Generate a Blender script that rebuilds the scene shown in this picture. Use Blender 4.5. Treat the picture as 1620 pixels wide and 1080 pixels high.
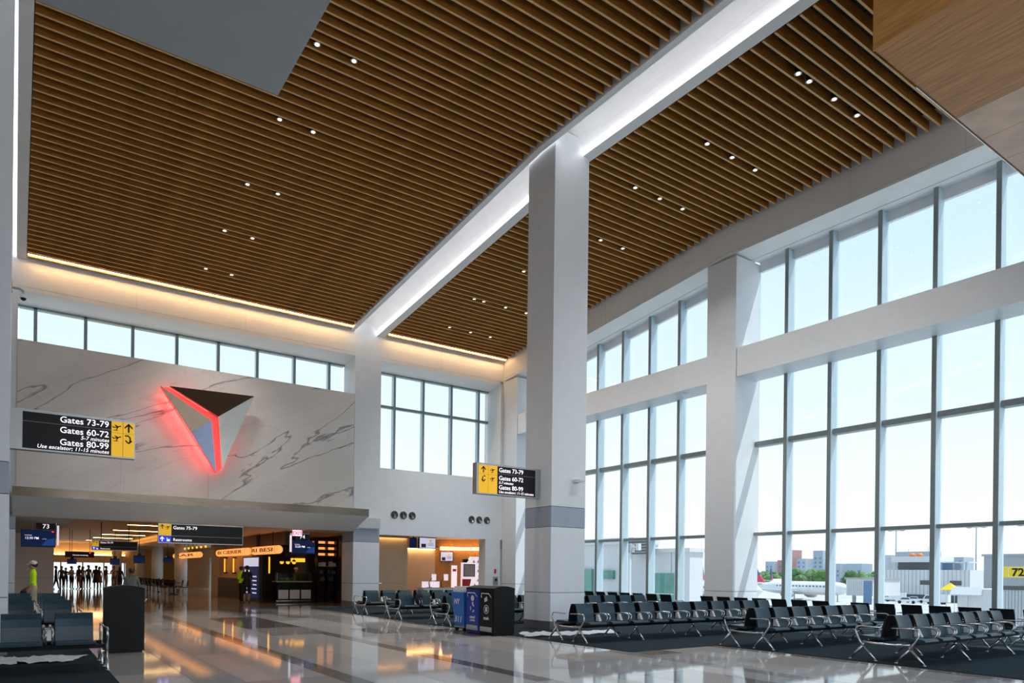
import bpy, math, random
from mathutils import Vector, Matrix

random.seed(7)
for o in list(bpy.data.objects):
    bpy.data.objects.remove(o, do_unlink=True)
SC = bpy.context.scene
COL = SC.collection
PI = math.pi

# ------------------------------------------------------------------ camera
YAW, ROLL = math.radians(35.13), math.radians(0.673)
fwd = Vector((math.sin(YAW), math.cos(YAW), 0))
rt0 = Vector((math.cos(YAW), -math.sin(YAW), 0))
up0 = Vector((0, 0, 1))
rt = rt0 * math.cos(ROLL) + up0 * math.sin(ROLL)
up = -rt0 * math.sin(ROLL) + up0 * math.cos(ROLL)
cam = bpy.data.cameras.new('camera')
cam.sensor_width = 36.0
cam.lens = 1117.68 / 1620 * 36.0
cam.shift_y = (905.23 - 540) / 1620
cam.clip_end = 2000
co = bpy.data.objects.new('camera', cam)
M3 = Matrix((rt, up, -fwd)).transposed()
co.matrix_world = Matrix.Translation((0, 0, 1.6)) @ M3.to_4x4()
COL.objects.link(co)
SC.camera = co

# ------------------------------------------------------------------ world, sun, exposure
SKY_STRENGTH = 1.0
world = bpy.data.worlds.new('sky')
SC.world = world
world.use_nodes = True
nt = world.node_tree
nt.nodes.clear()
wo = nt.nodes.new('ShaderNodeOutputWorld')
bg = nt.nodes.new('ShaderNodeBackground')
tc = nt.nodes.new('ShaderNodeTexCoord')
sp = nt.nodes.new('ShaderNodeSeparateXYZ')
rp = nt.nodes.new('ShaderNodeValToRGB')
rp.color_ramp.elements[0].position = 0.0
rp.color_ramp.elements[0].color = (1.05, 1.06, 1.07, 1)
rp.color_ramp.elements[1].position = 0.9
rp.color_ramp.elements[1].color = (0.27, 0.52, 0.95, 1)
e = rp.color_ramp.elements.new(0.16); e.color = (0.90, 0.95, 0.99, 1)
e = rp.color_ramp.elements.new(0.45); e.color = (0.62, 0.79, 0.97, 1)
nt.links.new(tc.outputs['Generated'], sp.inputs[0])
nt.links.new(sp.outputs['Z'], rp.inputs[0])
nt.links.new(rp.outputs[0], bg.inputs[0])
bg.inputs[1].default_value = SKY_STRENGTH
nt.links.new(bg.outputs[0], wo.inputs[0])

sun = bpy.data.lights.new('sun', 'SUN')
sun.energy = 4.5
sun.angle = math.radians(0.6)
sun.color = (1.0, 0.96, 0.9)
so = bpy.data.objects.new('sun', sun)
so.rotation_euler = Vector((-0.34, 0.32, -0.88)).to_track_quat('-Z', 'Y').to_euler()
so.location = (60, -40, 120)
COL.objects.link(so)

SC.view_settings.view_transform = 'Standard'
SC.view_settings.look = 'None'
SC.view_settings.gamma = 1.0
SC.view_settings.use_curve_mapping = False
SC.view_settings.exposure = 0.60

# ------------------------------------------------------------------ materials
MATS = {}
def mat(name, col, rough=0.5, metal=0.0, var=0.0, scale=6.0, stretch=(1, 1, 1), bump=0.0, emit=None, es=0.0, spec=0.5, detail=4.0, col2=None, coat=0.0):
    m = bpy.data.materials.new(name)
    m.use_nodes = True
    n, l = m.node_tree.nodes, m.node_tree.links
    b = n['Principled BSDF']
    b.inputs['Roughness'].default_value = rough
    b.inputs['Metallic'].default_value = metal
    b.inputs['Specular IOR Level'].default_value = spec
    b.inputs['Coat Weight'].default_value = coat
    b.inputs['Base Color'].default_value = (*col, 1)
    t = n.new('ShaderNodeTexCoord'); mp = n.new('ShaderNodeMapping')
    mp.inputs['Scale'].default_value = stretch
    l.new(t.outputs['Object'], mp.inputs[0])
    nz = n.new('ShaderNodeTexNoise'); nz.inputs['Scale'].default_value = scale; nz.inputs['Detail'].default_value = detail
    l.new(mp.outputs[0], nz.inputs['Vector'])
    if var > 0 or col2:
        r = n.new('ShaderNodeValToRGB')
        c2 = col2 if col2 else tuple(max(0, c * (1 + var)) for c in col)
        c1 = col if col2 else tuple(max(0, c * (1 - var)) for c in col)
        r.color_ramp.elements[0].position = 0.33; r.color_ramp.elements[0].color = (*c1, 1)
        r.color_ramp.elements[1].position = 0.67; r.color_ramp.elements[1].color = (*c2, 1)
        l.new(nz.outputs[0], r.inputs[0]); l.new(r.outputs[0], b.inputs['Base Color'])
    if bump > 0:
        bp = n.new('ShaderNodeBump'); bp.inputs['Strength'].default_value = bump; bp.inputs['Distance'].default_value = 0.02
        l.new(nz.outputs[0], bp.inputs['Height']); l.new(bp.outputs[0], b.inputs['Normal'])
    if emit:
        b.inputs['Emission Color'].default_value = (*emit, 1)
        b.inputs['Emission Strength'].default_value = es
    MATS[name] = m
    return m

def glassmat(name, tint, gl=0.08):
    m = bpy.data.materials.new(name); m.use_nodes = True
    n, l = m.node_tree.nodes, m.node_tree.links
    n.clear()
    o = n.new('ShaderNodeOutputMaterial'); mx = n.new('ShaderNodeMixShader')
    tr = n.new('ShaderNodeBsdfTransparent'); tr.inputs[0].default_value = (*tint, 1)
    gs = n.new('ShaderNodeBsdfGlossy'); gs.inputs['Roughness'].default_value = 0.02
    gs.inputs[0].default_value = (0.9, 0.95, 1, 1)
    fr = n.new('ShaderNodeLayerWeight'); fr.inputs[0].default_value = 0.5
    pw = n.new('ShaderNodeMath'); pw.operation = 'POWER'; pw.inputs[1].default_value = 4.0
    ma = n.new('ShaderNodeMath'); ma.operation = 'MULTIPLY_ADD'; ma.inputs[1].default_value = 0.7; ma.inputs[2].default_value = 0.025
    l.new(fr.outputs['Facing'], pw.inputs[0]); l.new(pw.outputs[0], ma.inputs[0]); l.new(ma.outputs[0], mx.inputs[0])
    l.new(tr.outputs[0], mx.inputs[1]); l.new(gs.outputs[0], mx.inputs[2]); l.new(mx.outputs[0], o.inputs[0])
    MATS[name] = m
    return m

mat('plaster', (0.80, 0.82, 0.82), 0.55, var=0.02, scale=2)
mat('panel_white', (0.76, 0.80, 0.84), 0.4, var=0.02, scale=3)
mat('panel_band', (0.36, 0.42, 0.50), 0.35, var=0.03, scale=3)
mat('plinth', (0.25, 0.24, 0.25), 0.3, metal=0.6)
mat('joint', (0.06, 0.06, 0.065), 0.7, var=0.05)
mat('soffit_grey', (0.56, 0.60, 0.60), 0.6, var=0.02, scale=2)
mat('mullion', (0.25, 0.30, 0.31), 0.4, metal=0.25, var=0.03)
mat('mullion_fin', (0.52, 0.66, 0.74), 0.4, metal=0.1, var=0.03)
mat('slat_edge_lit', (0.70, 0.47, 0.22), 0.6, var=0.15, spec=0.2, scale=3.0, stretch=(0.7, 9, 9))  # slat undersides: light bounced up from the floor, painted in as paler wood
mat('slat_wood', (0.35, 0.142, 0.024), 0.6, var=0.28, spec=0.15, scale=3.0, stretch=(0.7, 9, 9), bump=0.05)
mat('wood_panel', (0.46, 0.215, 0.06), 0.45, var=0.25, scale=2.2, stretch=(9, 0.7, 9), bump=0.05)
mat('stone_tan', (0.62, 0.45, 0.33), 0.4, var=0.16, scale=2.0, detail=8)
mat('black_deck', (0.012, 0.011, 0.01), 0.9, var=0.2)
mat('carpet', (0.022, 0.036, 0.046), 0.95, var=0.5, scale=140, bump=0.4, spec=0.1)
mat('leather', (0.017, 0.046, 0.066), 0.33, var=0.12, scale=30)
mat('leather_back', (0.010, 0.012, 0.015), 0.45, var=0.12, scale=30)
mat('chrome', (0.62, 0.64, 0.66), 0.25, metal=0.9, var=0.02)
mat('steel', (0.42, 0.43, 0.44), 0.35, metal=0.8, var=0.03)
mat('bronze', (0.20, 0.165, 0.13), 0.22, metal=0.85, var=0.12, scale=1.0, stretch=(1, 1, 4))
mat('black_gloss', (0.006, 0.006, 0.007), 0.35, spec=0.25, var=0.1)
mat('black_matte', (0.007, 0.008, 0.009), 0.5, spec=0.2, var=0.1)
mat('dark_brown', (0.045, 0.026, 0.016), 0.5, var=0.25, scale=4)
mat('sign_yellow', (0.80, 0.43, 0.01), 0.4, emit=(0.9, 0.5, 0.01), es=0.35)
mat('sign_blue', (0.01, 0.04, 0.55), 0.4, emit=(0.01, 0.05, 0.7), es=0.4)
mat('sign_white', (0.8, 0.78, 0.82), 0.4, emit=(0.95, 0.85, 0.95), es=0.7)
mat('paint_white', (0.78, 0.78, 0.79), 0.4, var=0.02)
mat('paint_red', (0.5, 0.02, 0.03), 0.4, var=0.05)
mat('bin_blue', (0.008, 0.035, 0.30), 0.35, var=0.08)
mat('tub_blue', (0.02, 0.16, 0.55), 0.45, var=0.08)
mat('plastic_sheet', (0.72, 0.76, 0.80), 0.3, var=0.12, scale=5, bump=0.5)
mat('warm_wall', (0.62, 0.47, 0.32), 0.6, var=0.03, scale=2)
mat('warm_ceiling', (0.66, 0.44, 0.19), 0.5, var=0.04, scale=2)
mat('screen_dark', (0.004, 0.005, 0.010), 0.4, spec=0.1, emit=(0.004, 0.012, 0.05), es=0.6)
mat('screen_blue', (0.01, 0.02, 0.06), 0.4, spec=0.1, emit=(0.01, 0.04, 0.16), es=0.7)
mat('screen_pale', (0.2, 0.2, 0.25), 0.2, emit=(0.42, 0.42, 0.55), es=0.8)
mat('lamp_white', (0.9, 0.9, 0.9), 0.4, emit=(1.0, 0.96, 1.0), es=2.2)
mat('lamp_warm', (0.9, 0.7, 0.4), 0.4, emit=(1.0, 0.62, 0.25), es=22.0)
mat('lamp_alcove', (0.9, 0.7, 0.4), 0.4, emit=(1.0, 0.62, 0.25), es=6.0)
mat('lamp_cove', (0.9, 0.7, 0.4), 0.4, emit=(1.0, 0.60, 0.27), es=26.0)
mat('lamp_dl', (0.9, 0.9, 0.9), 0.4, emit=(1.0, 0.85, 0.65), es=2.0)
mat('lamp_red', (0.9, 0.05, 0.05), 0.4, emit=(1.0, 0.05, 0.045), es=0.95)
mat('lamp_red_strong', (0.9, 0.05, 0.05), 0.4, emit=(1.0, 0.05, 0.045), es=34.0)
mat('lamp_orange', (0.9, 0.5, 0.2), 0.4, emit=(1.0, 0.36, 0.09), es=0.75, var=0.1)
mat('lamp_amber', (0.9, 0.6, 0.05), 0.4, emit=(1.0, 0.44, 0.02), es=0.95)
mat('exit_glow', (0.8, 0.1, 0.2), 0.4, emit=(1.0, 0.03, 0.10), es=1.6)
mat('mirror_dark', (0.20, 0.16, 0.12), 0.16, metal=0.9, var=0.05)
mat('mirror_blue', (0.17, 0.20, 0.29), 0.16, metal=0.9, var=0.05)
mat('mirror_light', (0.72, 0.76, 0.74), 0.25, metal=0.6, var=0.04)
mat('skin_a', (0.42, 0.24, 0.16), 0.55, var=0.05)
mat('skin_b', (0.16, 0.08, 0.05), 0.55, var=0.05)
mat('hair', (0.015, 0.011, 0.009), 0.6, var=0.2, scale=40)
mat('hair_brown', (0.08, 0.045, 0.025), 0.6, var=0.2, scale=40)
mat('hi_vis', (0.50, 0.80, 0.0), 0.7, var=0.06, emit=(0.45, 0.8, 0.0), es=0.05)
mat('cloth_black', (0.012, 0.012, 0.014), 0.85, var=0.15)
mat('cloth_grey', (0.12, 0.125, 0.12), 0.85, var=0.1)
mat('cloth_tan', (0.34, 0.27, 0.19), 0.85, var=0.1)
mat('cloth_khaki', (0.45, 0.38, 0.28), 0.85, var=0.1)
mat('cloth_rust', (0.36, 0.10, 0.04), 0.85, var=0.1)
mat('cloth_white', (0.65, 0.64, 0.62), 0.85, var=0.05)
mat('cloth_navy', (0.02, 0.025, 0.06), 0.85, var=0.1)
mat('cloth_brown', (0.10, 0.055, 0.03), 0.85, var=0.1)
mat('apron', (0.46, 0.45, 0.43), 0.9, var=0.12, scale=0.15)
mat('bldg_white', (0.62, 0.63, 0.64), 0.6, var=0.03)
mat('bldg_grey', (0.34, 0.36, 0.38), 0.6, var=0.06)
mat('bldg_dark', (0.08, 0.085, 0.09), 0.5, var=0.1)
mat('bldg_green', (0.12, 0.30, 0.25), 0.15, var=0.2, scale=0.6)
mat('bldg_blue', (0.10, 0.20, 0.34), 0.3, var=0.15)
mat('brick', (0.40, 0.22, 0.20), 0.8, var=0.1)
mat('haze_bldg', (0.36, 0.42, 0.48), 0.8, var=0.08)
mat('leaf', (0.09, 0.19, 0.05), 0.8, var=0.4, scale=0.9)
mat('jet_white', (0.75, 0.76, 0.78), 0.3, var=0.02)
mat('jet_red', (0.60, 0.02, 0.06), 0.35, var=0.03)
mat('jet_blue', (0.02, 0.05, 0.25), 0.35, var=0.03)
mat('yellow_paint', (0.85, 0.60, 0.0), 0.5, var=0.04)
mat('orange_paint', (0.85, 0.22, 0.03), 0.5, var=0.04)
mat('rubber', (0.012, 0.012, 0.012), 0.8, var=0.1)
mat('food_green', (0.2, 0.42, 0.03), 0.6, var=0.2, scale=20)
mat('grout', (0.10, 0.095, 0.09), 0.6, var=0.1)
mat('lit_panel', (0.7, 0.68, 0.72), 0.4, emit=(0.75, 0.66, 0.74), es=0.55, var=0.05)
for i, c in enumerate([(0.66, 0.63, 0.60), (0.58, 0.56, 0.545), (0.47, 0.45, 0.435), (0.72, 0.70, 0.68), (0.19, 0.165, 0.155), (0.34, 0.31, 0.28)]):
    mat('terrazzo%d' % i, c, 0.055, var=0.10, scale=55, spec=0.6, detail=8)
glassmat('glass', (0.84, 0.88, 0.89))
glassmat('glass_green', (0.62, 0.80, 0.74))

def marble():
    m = mat('marble', (0.74, 0.71, 0.67), 0.22)
    n, l = m.node_tree.nodes, m.node_tree.links
    b = n['Principled BSDF']
    t = n.new('ShaderNodeTexCoord'); mp = n.new('ShaderNodeMapping')
    mq = n.new('ShaderNodeMapping'); mq.inputs['Rotation'].default_value = (0, math.radians(27), 0)
    mp.inputs['Scale'].default_value = (0.24, 1, 1.25)
    l.new(t.outputs['Object'], mq.inputs[0]); l.new(mq.outputs[0], mp.inputs[0])
    def vein(scale, width, det, dist, off):
        mo = n.new('ShaderNodeVectorMath'); mo.operation = 'ADD'; mo.inputs[1].default_value = (off, off * 2.3, off * 0.7)
        l.new(mp.outputs[0], mo.inputs[0])
        z = n.new('ShaderNodeTexNoise'); z.inputs['Scale'].default_value = scale; z.inputs['Detail'].default_value = det
        z.inputs['Distortion'].default_value = dist
        l.new(mo.outputs[0], z.inputs['Vector'])
        s = n.new('ShaderNodeMath'); s.operation = 'SUBTRACT'; s.inputs[1].default_value = 0.5
        a = n.new('ShaderNodeMath'); a.operation = 'ABSOLUTE'
        mr = n.new('ShaderNodeMapRange'); mr.inputs[1].default_value = 0.0; mr.inputs[2].default_value = width
        mr.inputs[3].default_value = 1.0; mr.inputs[4].default_value = 0.0
        l.new(z.outputs[0], s.inputs[0]); l.new(s.outputs[0], a.inputs[0]); l.new(a.outputs[0], mr.inputs[0])
        return mr.outputs[0]
    v1 = vein(0.42, 0.008, 5.0, 0.35, 3.1)
    v2 = vein(1.3, 0.010, 6.0, 0.6, 9.7)
    cl = n.new('ShaderNodeTexNoise'); cl.inputs['Scale'].default_value = 0.5
    l.new(mp.outputs[0], cl.inputs['Vector'])
    base = n.new('ShaderNodeValToRGB')
    base.color_ramp.elements[0].color = (0.66, 0.63, 0.59, 1); base.color_ramp.elements[0].position = 0.35
    base.color_ramp.elements[1].color = (0.78, 0.755, 0.72, 1); base.color_ramp.elements[1].position = 0.65
    l.new(cl.outputs[0], base.inputs[0])
    m2 = n.new('ShaderNodeMath'); m2.operation = 'MULTIPLY'; m2.inputs[1].default_value = 0.22
    l.new(v2, m2.inputs[0])
    x1 = n.new('ShaderNodeMixRGB'); x1.inputs[2].default_value = (0.35, 0.32, 0.30, 1)
    l.new(m2.outputs[0], x1.inputs[0]); l.new(base.outputs[0], x1.inputs[1])
    x2 = n.new('ShaderNodeMixRGB'); x2.inputs[2].default_value = (0.17, 0.155, 0.145, 1)
    m1 = n.new('ShaderNodeMath'); m1.operation = 'MULTIPLY'; m1.inputs[1].default_value = 0.85
    l.new(v1, m1.inputs[0])
    l.new(m1.outputs[0], x2.inputs[0]); l.new(x1.outputs[0], x2.inputs[1])
    l.new(x2.outputs[0], b.inputs['Base Color'])
marble()

# ------------------------------------------------------------------ mesh helpers
class MB:
    def __init__(s): s.v = []; s.f = []; s.m = []
    def add(s, vs, fs, mi=0):
        k = len(s.v); s.v += [tuple(v) for v in vs]
        for f in fs: s.f.append(tuple(k + i for i in f)); s.m.append(mi)
        return s
    def box(s, x0, x1, y0, y1, z0, z1, mi=0):
        return s.add([(x0, y0, z0), (x1, y0, z0), (x1, y1, z0), (x0, y1, z0), (x0, y0, z1), (x1, y0, z1), (x1, y1, z1), (x0, y1, z1)],
                     [(0, 3, 2, 1), (4, 5, 6, 7), (0, 1, 5, 4), (1, 2, 6, 5), (2, 3, 7, 6), (3, 0, 4, 7)], mi)
    def hexa(s, b, t, mi=0):      # bottom 4 and top 4 points, counter-clockwise from above
        return s.add(list(b) + list(t), [(0, 3, 2, 1), (4, 5, 6, 7), (0, 1, 5, 4), (1, 2, 6, 5), (2, 3, 7, 6), (3, 0, 4, 7)], mi)
    def ramp(s, x0, x1, ys, zb, zt, mi=0):   # prism along y with varying heights
        for a, b in zip(ys[:-1], ys[1:]):
            s.hexa([(x0, a, zb(a)), (x1, a, zb(a)), (x1, b, zb(b)), (x0, b, zb(b))], [(x0, a, zt(a)), (x1, a, zt(a)), (x1, b, zt(b)), (x0, b, zt(b))], mi)
        return s
    def prism(s, pts, ax, a, b, mi=0):  # polygon in the plane normal to axis ax, extruded a..b
        n = len(pts)
        def P(p, t):
            return {'x': (t, p[0], p[1]), 'y': (p[0], t, p[1]), 'z': (p[0], p[1], t)}[ax]
        vs = [P(p, a) for p in pts] + [P(p, b) for p in pts]
        fs = [tuple(range(n - 1, -1, -1)), tuple(range(n, 2 * n))] + [(i, (i + 1) % n, n + (i + 1) % n, n + i) for i in range(n)]
        return s.add(vs, fs, mi)
    def tube(s, path, r, n=6, mi=0, flat=1.0):
        P = [Vector(p) for p in path]; rings = []
        for i, p in enumerate(P):
            d = (P[min(i + 1, len(P) - 1)] - P[max(i - 1, 0)]).normalized()
            a = Vector((0, 0, 1)) if abs(d.z) < 0.9 else Vector((1, 0, 0))
            u = d.cross(a).normalized(); w = u.cross(d)
            rr = r[i] if isinstance(r, (list, tuple)) else r
            rings.append([p + u * math.cos(2 * PI * k / n) * rr + w * math.sin(2 * PI * k / n) * rr * flat for k in range(n)])
        vs = [q for g in rings for q in g]; fs = []
        for i in range(len(P) - 1):
            for k in range(n):
                fs.append((i * n + k, i * n + (k + 1) % n, (i + 1) * n + (k + 1) % n, (i + 1) * n + k))
        fs.append(tuple(range(n - 1, -1, -1))); fs.append(tuple((len(P) - 1) * n + k for k in range(n)))
        return s.add(vs, fs, mi)
    def lathe(s, prof, c=(0, 0, 0), ax='z', n=16, mi=0, cap=True):
        vs = []; fs = []
        for r, h in prof:
            for k in range(n):
                a = 2 * PI * k / n; x, y = r * math.cos(a), r * math.sin(a)
                q = {'z': (x, y, h), 'y': (x, h, y), 'x': (h, x, y)}[ax]
                vs.append((c[0] + q[0], c[1] + q[1], c[2] + q[2]))
        for i in range(len(prof) - 1):
            for k in range(n):
                fs.append((i * n + k, i * n + (k + 1) % n, (i + 1) * n + (k + 1) % n, (i + 1) * n + k))
        if cap:
            fs.append(tuple(range(n - 1, -1, -1))); fs.append(tuple((len(prof) - 1) * n + k for k in range(n)))
        return s.add(vs, fs, mi)
    def blob(s, c, r, mi=0, nu=10, nv=7, jit=0.0, rnd=random):
        vs = [(c[0], c[1], c[2] - r[2])]
        for j in range(1, nv):
            t = PI * j / nv - PI / 2
            for i in range(nu):
                p = 2 * PI * i / nu; q = 1 + jit * (rnd.random() - 0.5)
                vs.append((c[0] + r[0] * q * math.cos(t) * math.cos(p), c[1] + r[1] * q * math.cos(t) * math.sin(p), c[2] + r[2] * q * math.sin(t)))
        vs.append((c[0], c[1], c[2] + r[2])); fs = []
        for i in range(nu):
            fs.append((0, 1 + (i + 1) % nu, 1 + i))
            for j in range(nv - 2):
                a = 1 + j * nu
                fs.append((a + i, a + (i + 1) % nu, a + nu + (i + 1) % nu, a + nu + i))
            a = 1 + (nv - 2) * nu
            fs.append((a + i, a + (i + 1) % nu, len(vs) - 1))
        return s.add(vs, fs, mi)
    def mesh(s, name, mats, smooth=False):
        me = bpy.data.meshes.new(name)
        me.from_pydata(s.v, [], s.f)
        for m in (mats if isinstance(mats, (list, tuple)) else [mats]): me.materials.append(MATS[m])
        me.polygons.foreach_set('material_index', s.m)
        if smooth: me.polygons.foreach_set('use_smooth', [True] * len(s.f))
        me.update()
        return me
    def build(s, name, mats, parent=None, smooth=False, loc=None, label=None):
        o = bpy.data.objects.new(name, s.mesh(name, mats, smooth)); COL.objects.link(o)
        if parent: o.parent = parent
        if loc: o.location = loc
        if label: o['label'] = label
        return o

def box(x0, x1, y0, y1, z0, z1): return MB().box(x0, x1, y0, y1, z0, z1)
def inst(name, me, parent=None, loc=(0, 0, 0), rot=(0, 0, 0), scale=None):
    o = bpy.data.objects.new(name, me); COL.objects.link(o)
    o.location = loc; o.rotation_euler = rot
    if scale: o.scale = scale
    if parent: o.parent = parent
    return o
def tag(o, label, cat, group=None, kind=None):
    o['label'] = label; o['category'] = cat
    if group: o['group'] = group
    if kind: o['kind'] = kind
    return o
def thing(name, label, cat, loc=(0, 0, 0), rz=0.0, group=None):
    o = bpy.data.objects.new(name, None); COL.objects.link(o)
    o.empty_display_size = 0.2
    o.location = loc; o.rotation_euler = (0, 0, rz)
    return tag(o, label, cat, group)
def struct(name, label=None, cat=None, mb=None, mats=None, smooth=False):
    if mb: o = mb.build(name, mats, None, smooth)
    else:
        o = bpy.data.objects.new(name, None); COL.objects.link(o)
    o['kind'] = 'structure'
    if label: o['label'] = label; o['category'] = cat
    return o
def text(parent, s, size, loc, m='sign_white', face='S', align='LEFT', shear=0.0, bold=0.006, name='lettering', ext=0.004):
    cu = bpy.data.curves.new('txt', 'FONT'); cu.body = s; cu.size = size; cu.align_x = align; cu.shear = shear
    cu.offset = bold * size; cu.extrude = ext; cu.resolution_u = 3
    t = bpy.data.objects.new('txt', cu); COL.objects.link(t)
    dg = bpy.context.evaluated_depsgraph_get()
    me = bpy.data.meshes.new_from_object(t.evaluated_get(dg))
    bpy.data.objects.remove(t); bpy.data.curves.remove(cu)
    me.materials.clear(); me.materials.append(MATS[m])
    rot = {'S': (PI / 2, 0, 0), 'W': (PI / 2, 0, -PI / 2), 'N': (PI / 2, 0, PI)}[face]
    return inst(name, me, parent, loc, rot)

# ------------------------------------------------------------------ key dimensions (metres)
KY = 16.0
SL = 0.1037
def drop(y): return 0.0 if y < KY else -SL * (y - KY)
ZS = 13.57                     # underside of the slats on the level part
def zs(y): return ZS + drop(y)
XW, XG, XM = 20.11, 21.46, 21.10     # right wall face, glass, mullion face
YB, YG = 29.5, 30.85                 # back wall face and glass

# ------------------------------------------------------------------ floor
fl = struct('floor', 'polished terrazzo floor of the hall and concourse', 'floor', box(-8, 21.6, -8, 96, -0.4, -0.006), 'grout')
far = box(-8, 21.6, 29.5, 96, -0.005, 0.0).build('far_paving', 'terrazzo2', fl)
def build_tiles():
    rnd = random.Random(11)
    cache = {}
    def tile(x0, x1, y0, y1):
        k = rnd.choices(range(6), (26, 26, 18, 16, 5, 9))[0]
        if x1 - x0 < 0.45: k = rnd.choice((4, 5, 5, 2))
        w, d = round(x1 - x0 - 0.008, 3), round(y1 - y0 - 0.008, 3)
        key = (w, d, k)
        if key not in cache: cache[key] = box(-w / 2, w / 2, -d / 2, d / 2, -0.005, 0).mesh('tile', 'terrazzo%d' % k)
        inst('tile', cache[key], fl, ((x0 + x1) / 2, (y0 + y1) / 2, 0))
    ws = [0.9, 0.6, 1.2, 0.32, 0.9, 1.2, 0.32, 0.9, 0.6, 1.2, 0.6, 0.36]
    x = 1.2
    for w in ws:
        y = 2.0 + rnd.choice((0, 0.9, 1.8, 2.7))
        x1 = min(x + w, 10.3)
        while y < 29.5:
            d = rnd.choice((1.8, 2.4, 3.6, 4.8)); y1 = min(y + d, 29.5)
            if y1 - y > 0.3: tile(x, x1, y, y1)
            y = y1
        x = x1
    x = 10.3
    for w in (0.9, 0.6, 0.9, 0.35):
        y = 2.0 + rnd.choice((0, 0.6, 1.2)); x1 = min(x + w, 13.05)
        while y < 10.4:
            d = rnd.choice((1.2, 1.8, 2.4, 3.6)); y1 = min(y + d, 10.4)
            if y1 - y > 0.3: tile(x, x1, y, y1)
            y = y1
        x = x1
    return x
xe = build_tiles()
tag(MB().prism([(10.3, 29.45), (10.3, 10.4), (13.05, 10.4), (13.05, -6), (20.1, -6), (20.1, 29.45)], 'z', -0.006, 0.012).build('carpet', 'carpet'),
    'dark blue-grey carpet under the seating along the window wall', 'carpet', None, 'structure')
tag(MB().prism([(-7, -6), (1.2, -6), (1.2, 27.5), (-7, 27.5)], 'z', -0.006, 0.012).build('carpet', 'carpet'),
    'dark carpet strip under the seats at the left edge', 'carpet', None, 'structure')

# ------------------------------------------------------------------ ceiling with slats, light troughs
ys = [-6.0, KY, YB + 1.6]
ce = struct('ceiling', 'slatted wooden ceiling sloping down towards the far wall', 'ceiling',
            MB().ramp(-8, 21.6, ys, lambda y: zs(y) + 0.62, lambda y: zs(y) + 0.9), 'black_deck')
def slat_mesh(x0, x1, nseg):
    m = MB(); L = (x1 - x0) / nseg
    for i in range(nseg):
        a, b = x0 + i * L + (0.004 if i else 0), x0 + (i + 1) * L - (0.004 if i < nseg - 1 else 0)
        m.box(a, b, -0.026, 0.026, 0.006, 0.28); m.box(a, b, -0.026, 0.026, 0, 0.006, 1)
    return m.mesh('slat', ['slat_wood', 'slat_edge_lit'])
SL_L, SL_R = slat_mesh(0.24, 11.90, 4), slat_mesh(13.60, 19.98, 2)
y = 28.99; n = 0
while y > 5.9:
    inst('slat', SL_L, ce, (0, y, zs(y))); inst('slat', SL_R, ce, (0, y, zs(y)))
    y -= 0.3095; n += 1
# hanger rails above the slats
for x in (2.0, 5.0, 8.0, 11.0, 15.0, 18.5):
    MB().ramp(x - 0.02, x + 0.02, [5.5, KY, 29.3], lambda y: zs(y) + 0.285, lambda y: zs(y) + 0.33).build('hanger_rail', 'black_deck', ce)
# warm light strip along the far edge of each field
for x0, x1 in ((0.26, 11.9), (13.62, 19.98)):
    b = thing('cove_light', 'warm light strip along the far ceiling edge, ' + ('left field above marble wall' if x0 < 5 else 'right field above the tall window'), 'light', ((x0 + x1) / 2, 29.16, zs(29.16)), 0, 'cove lights')
    h = (x1 - x0) / 2
    box(-h, h, -0.02, 0.02, -0.006, 0.02).build('strip', 'lamp_cove', b)
    box(-h, h, -0.04, 0.04, 0.02, 0.08).build('housing', 'slat_wood', b)
    MB().box(-h, h, 0.075, 0.12, -0.035, 0.26).build('slat', 'slat_wood', b)

def trough(x0, i0, i1, x1, label):
    t = thing('light_trough', label, 'light trough', ((x0 + x1) / 2, KY, ZS)); t['kind'] = 'structure'
    ox = (x0 + x1) / 2
    Y = [5.5 - KY, 0, YB - KY]
    def Z(o): return lambda y: drop(y + KY) + o
    MB().ramp(x0 - ox, i0 - ox, Y, Z(-0.03), Z(0.62)).build('lip', 'plaster', t)
    MB().ramp(i1 - ox, x1 - ox, Y, Z(-0.03), Z(0.62)).build('lip', 'plaster', t)
    MB().ramp(i0 - ox, i1 - ox, Y, Z(0.46), Z(0.6)).build('recess', 'plaster', t)
    m = MB()
    w = (i1 - i0); k = 6
    for j in range(k):        # curved inner cove on the right-hand side
        a0, a1 = PI / 2 * j / k, PI / 2 * (j + 1) / k
        p0 = (i1 - 0.36 * (1 - math.sin(a0)) - ox, 0.10 + 0.36 * math.cos(a0)); p1 = (i1 - 0.36 * (1 - math.sin(a1)) - ox, 0.10 + 0.36 * math.cos(a1))
        for ya, yb in zip(Y[:-1], Y[1:]):
            da, db = drop(ya + KY), drop(yb + KY)
            m.add([(p0[0], ya, p0[1] + da), (p1[0], ya, p1[1] + da), (p1[0], yb, p1[1] + db), (p0[0], yb, p0[1] + db)], [(0, 1, 2, 3)])
    m.build('cove', 'plaster', t, True)
    MB().ramp(i0 - ox + 0.02, i0 - ox + 0.10, Y, Z(0.10), Z(0.13)).build('led_strip', 'lamp_white', t)
    MB().ramp(i1 - ox - 0.10, i1 - ox - 0.02, Y, Z(0.05), Z(0.09)).build('led_strip', 'lamp_white', t)
    return t
trough(11.93, 12.12, 13.20, 13.53, 'long white light trough running over the tall centre column')
trough(-1.56, -1.35, -0.05, 0.22, 'white light trough at the far left edge of the slatted ceiling')

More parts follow.
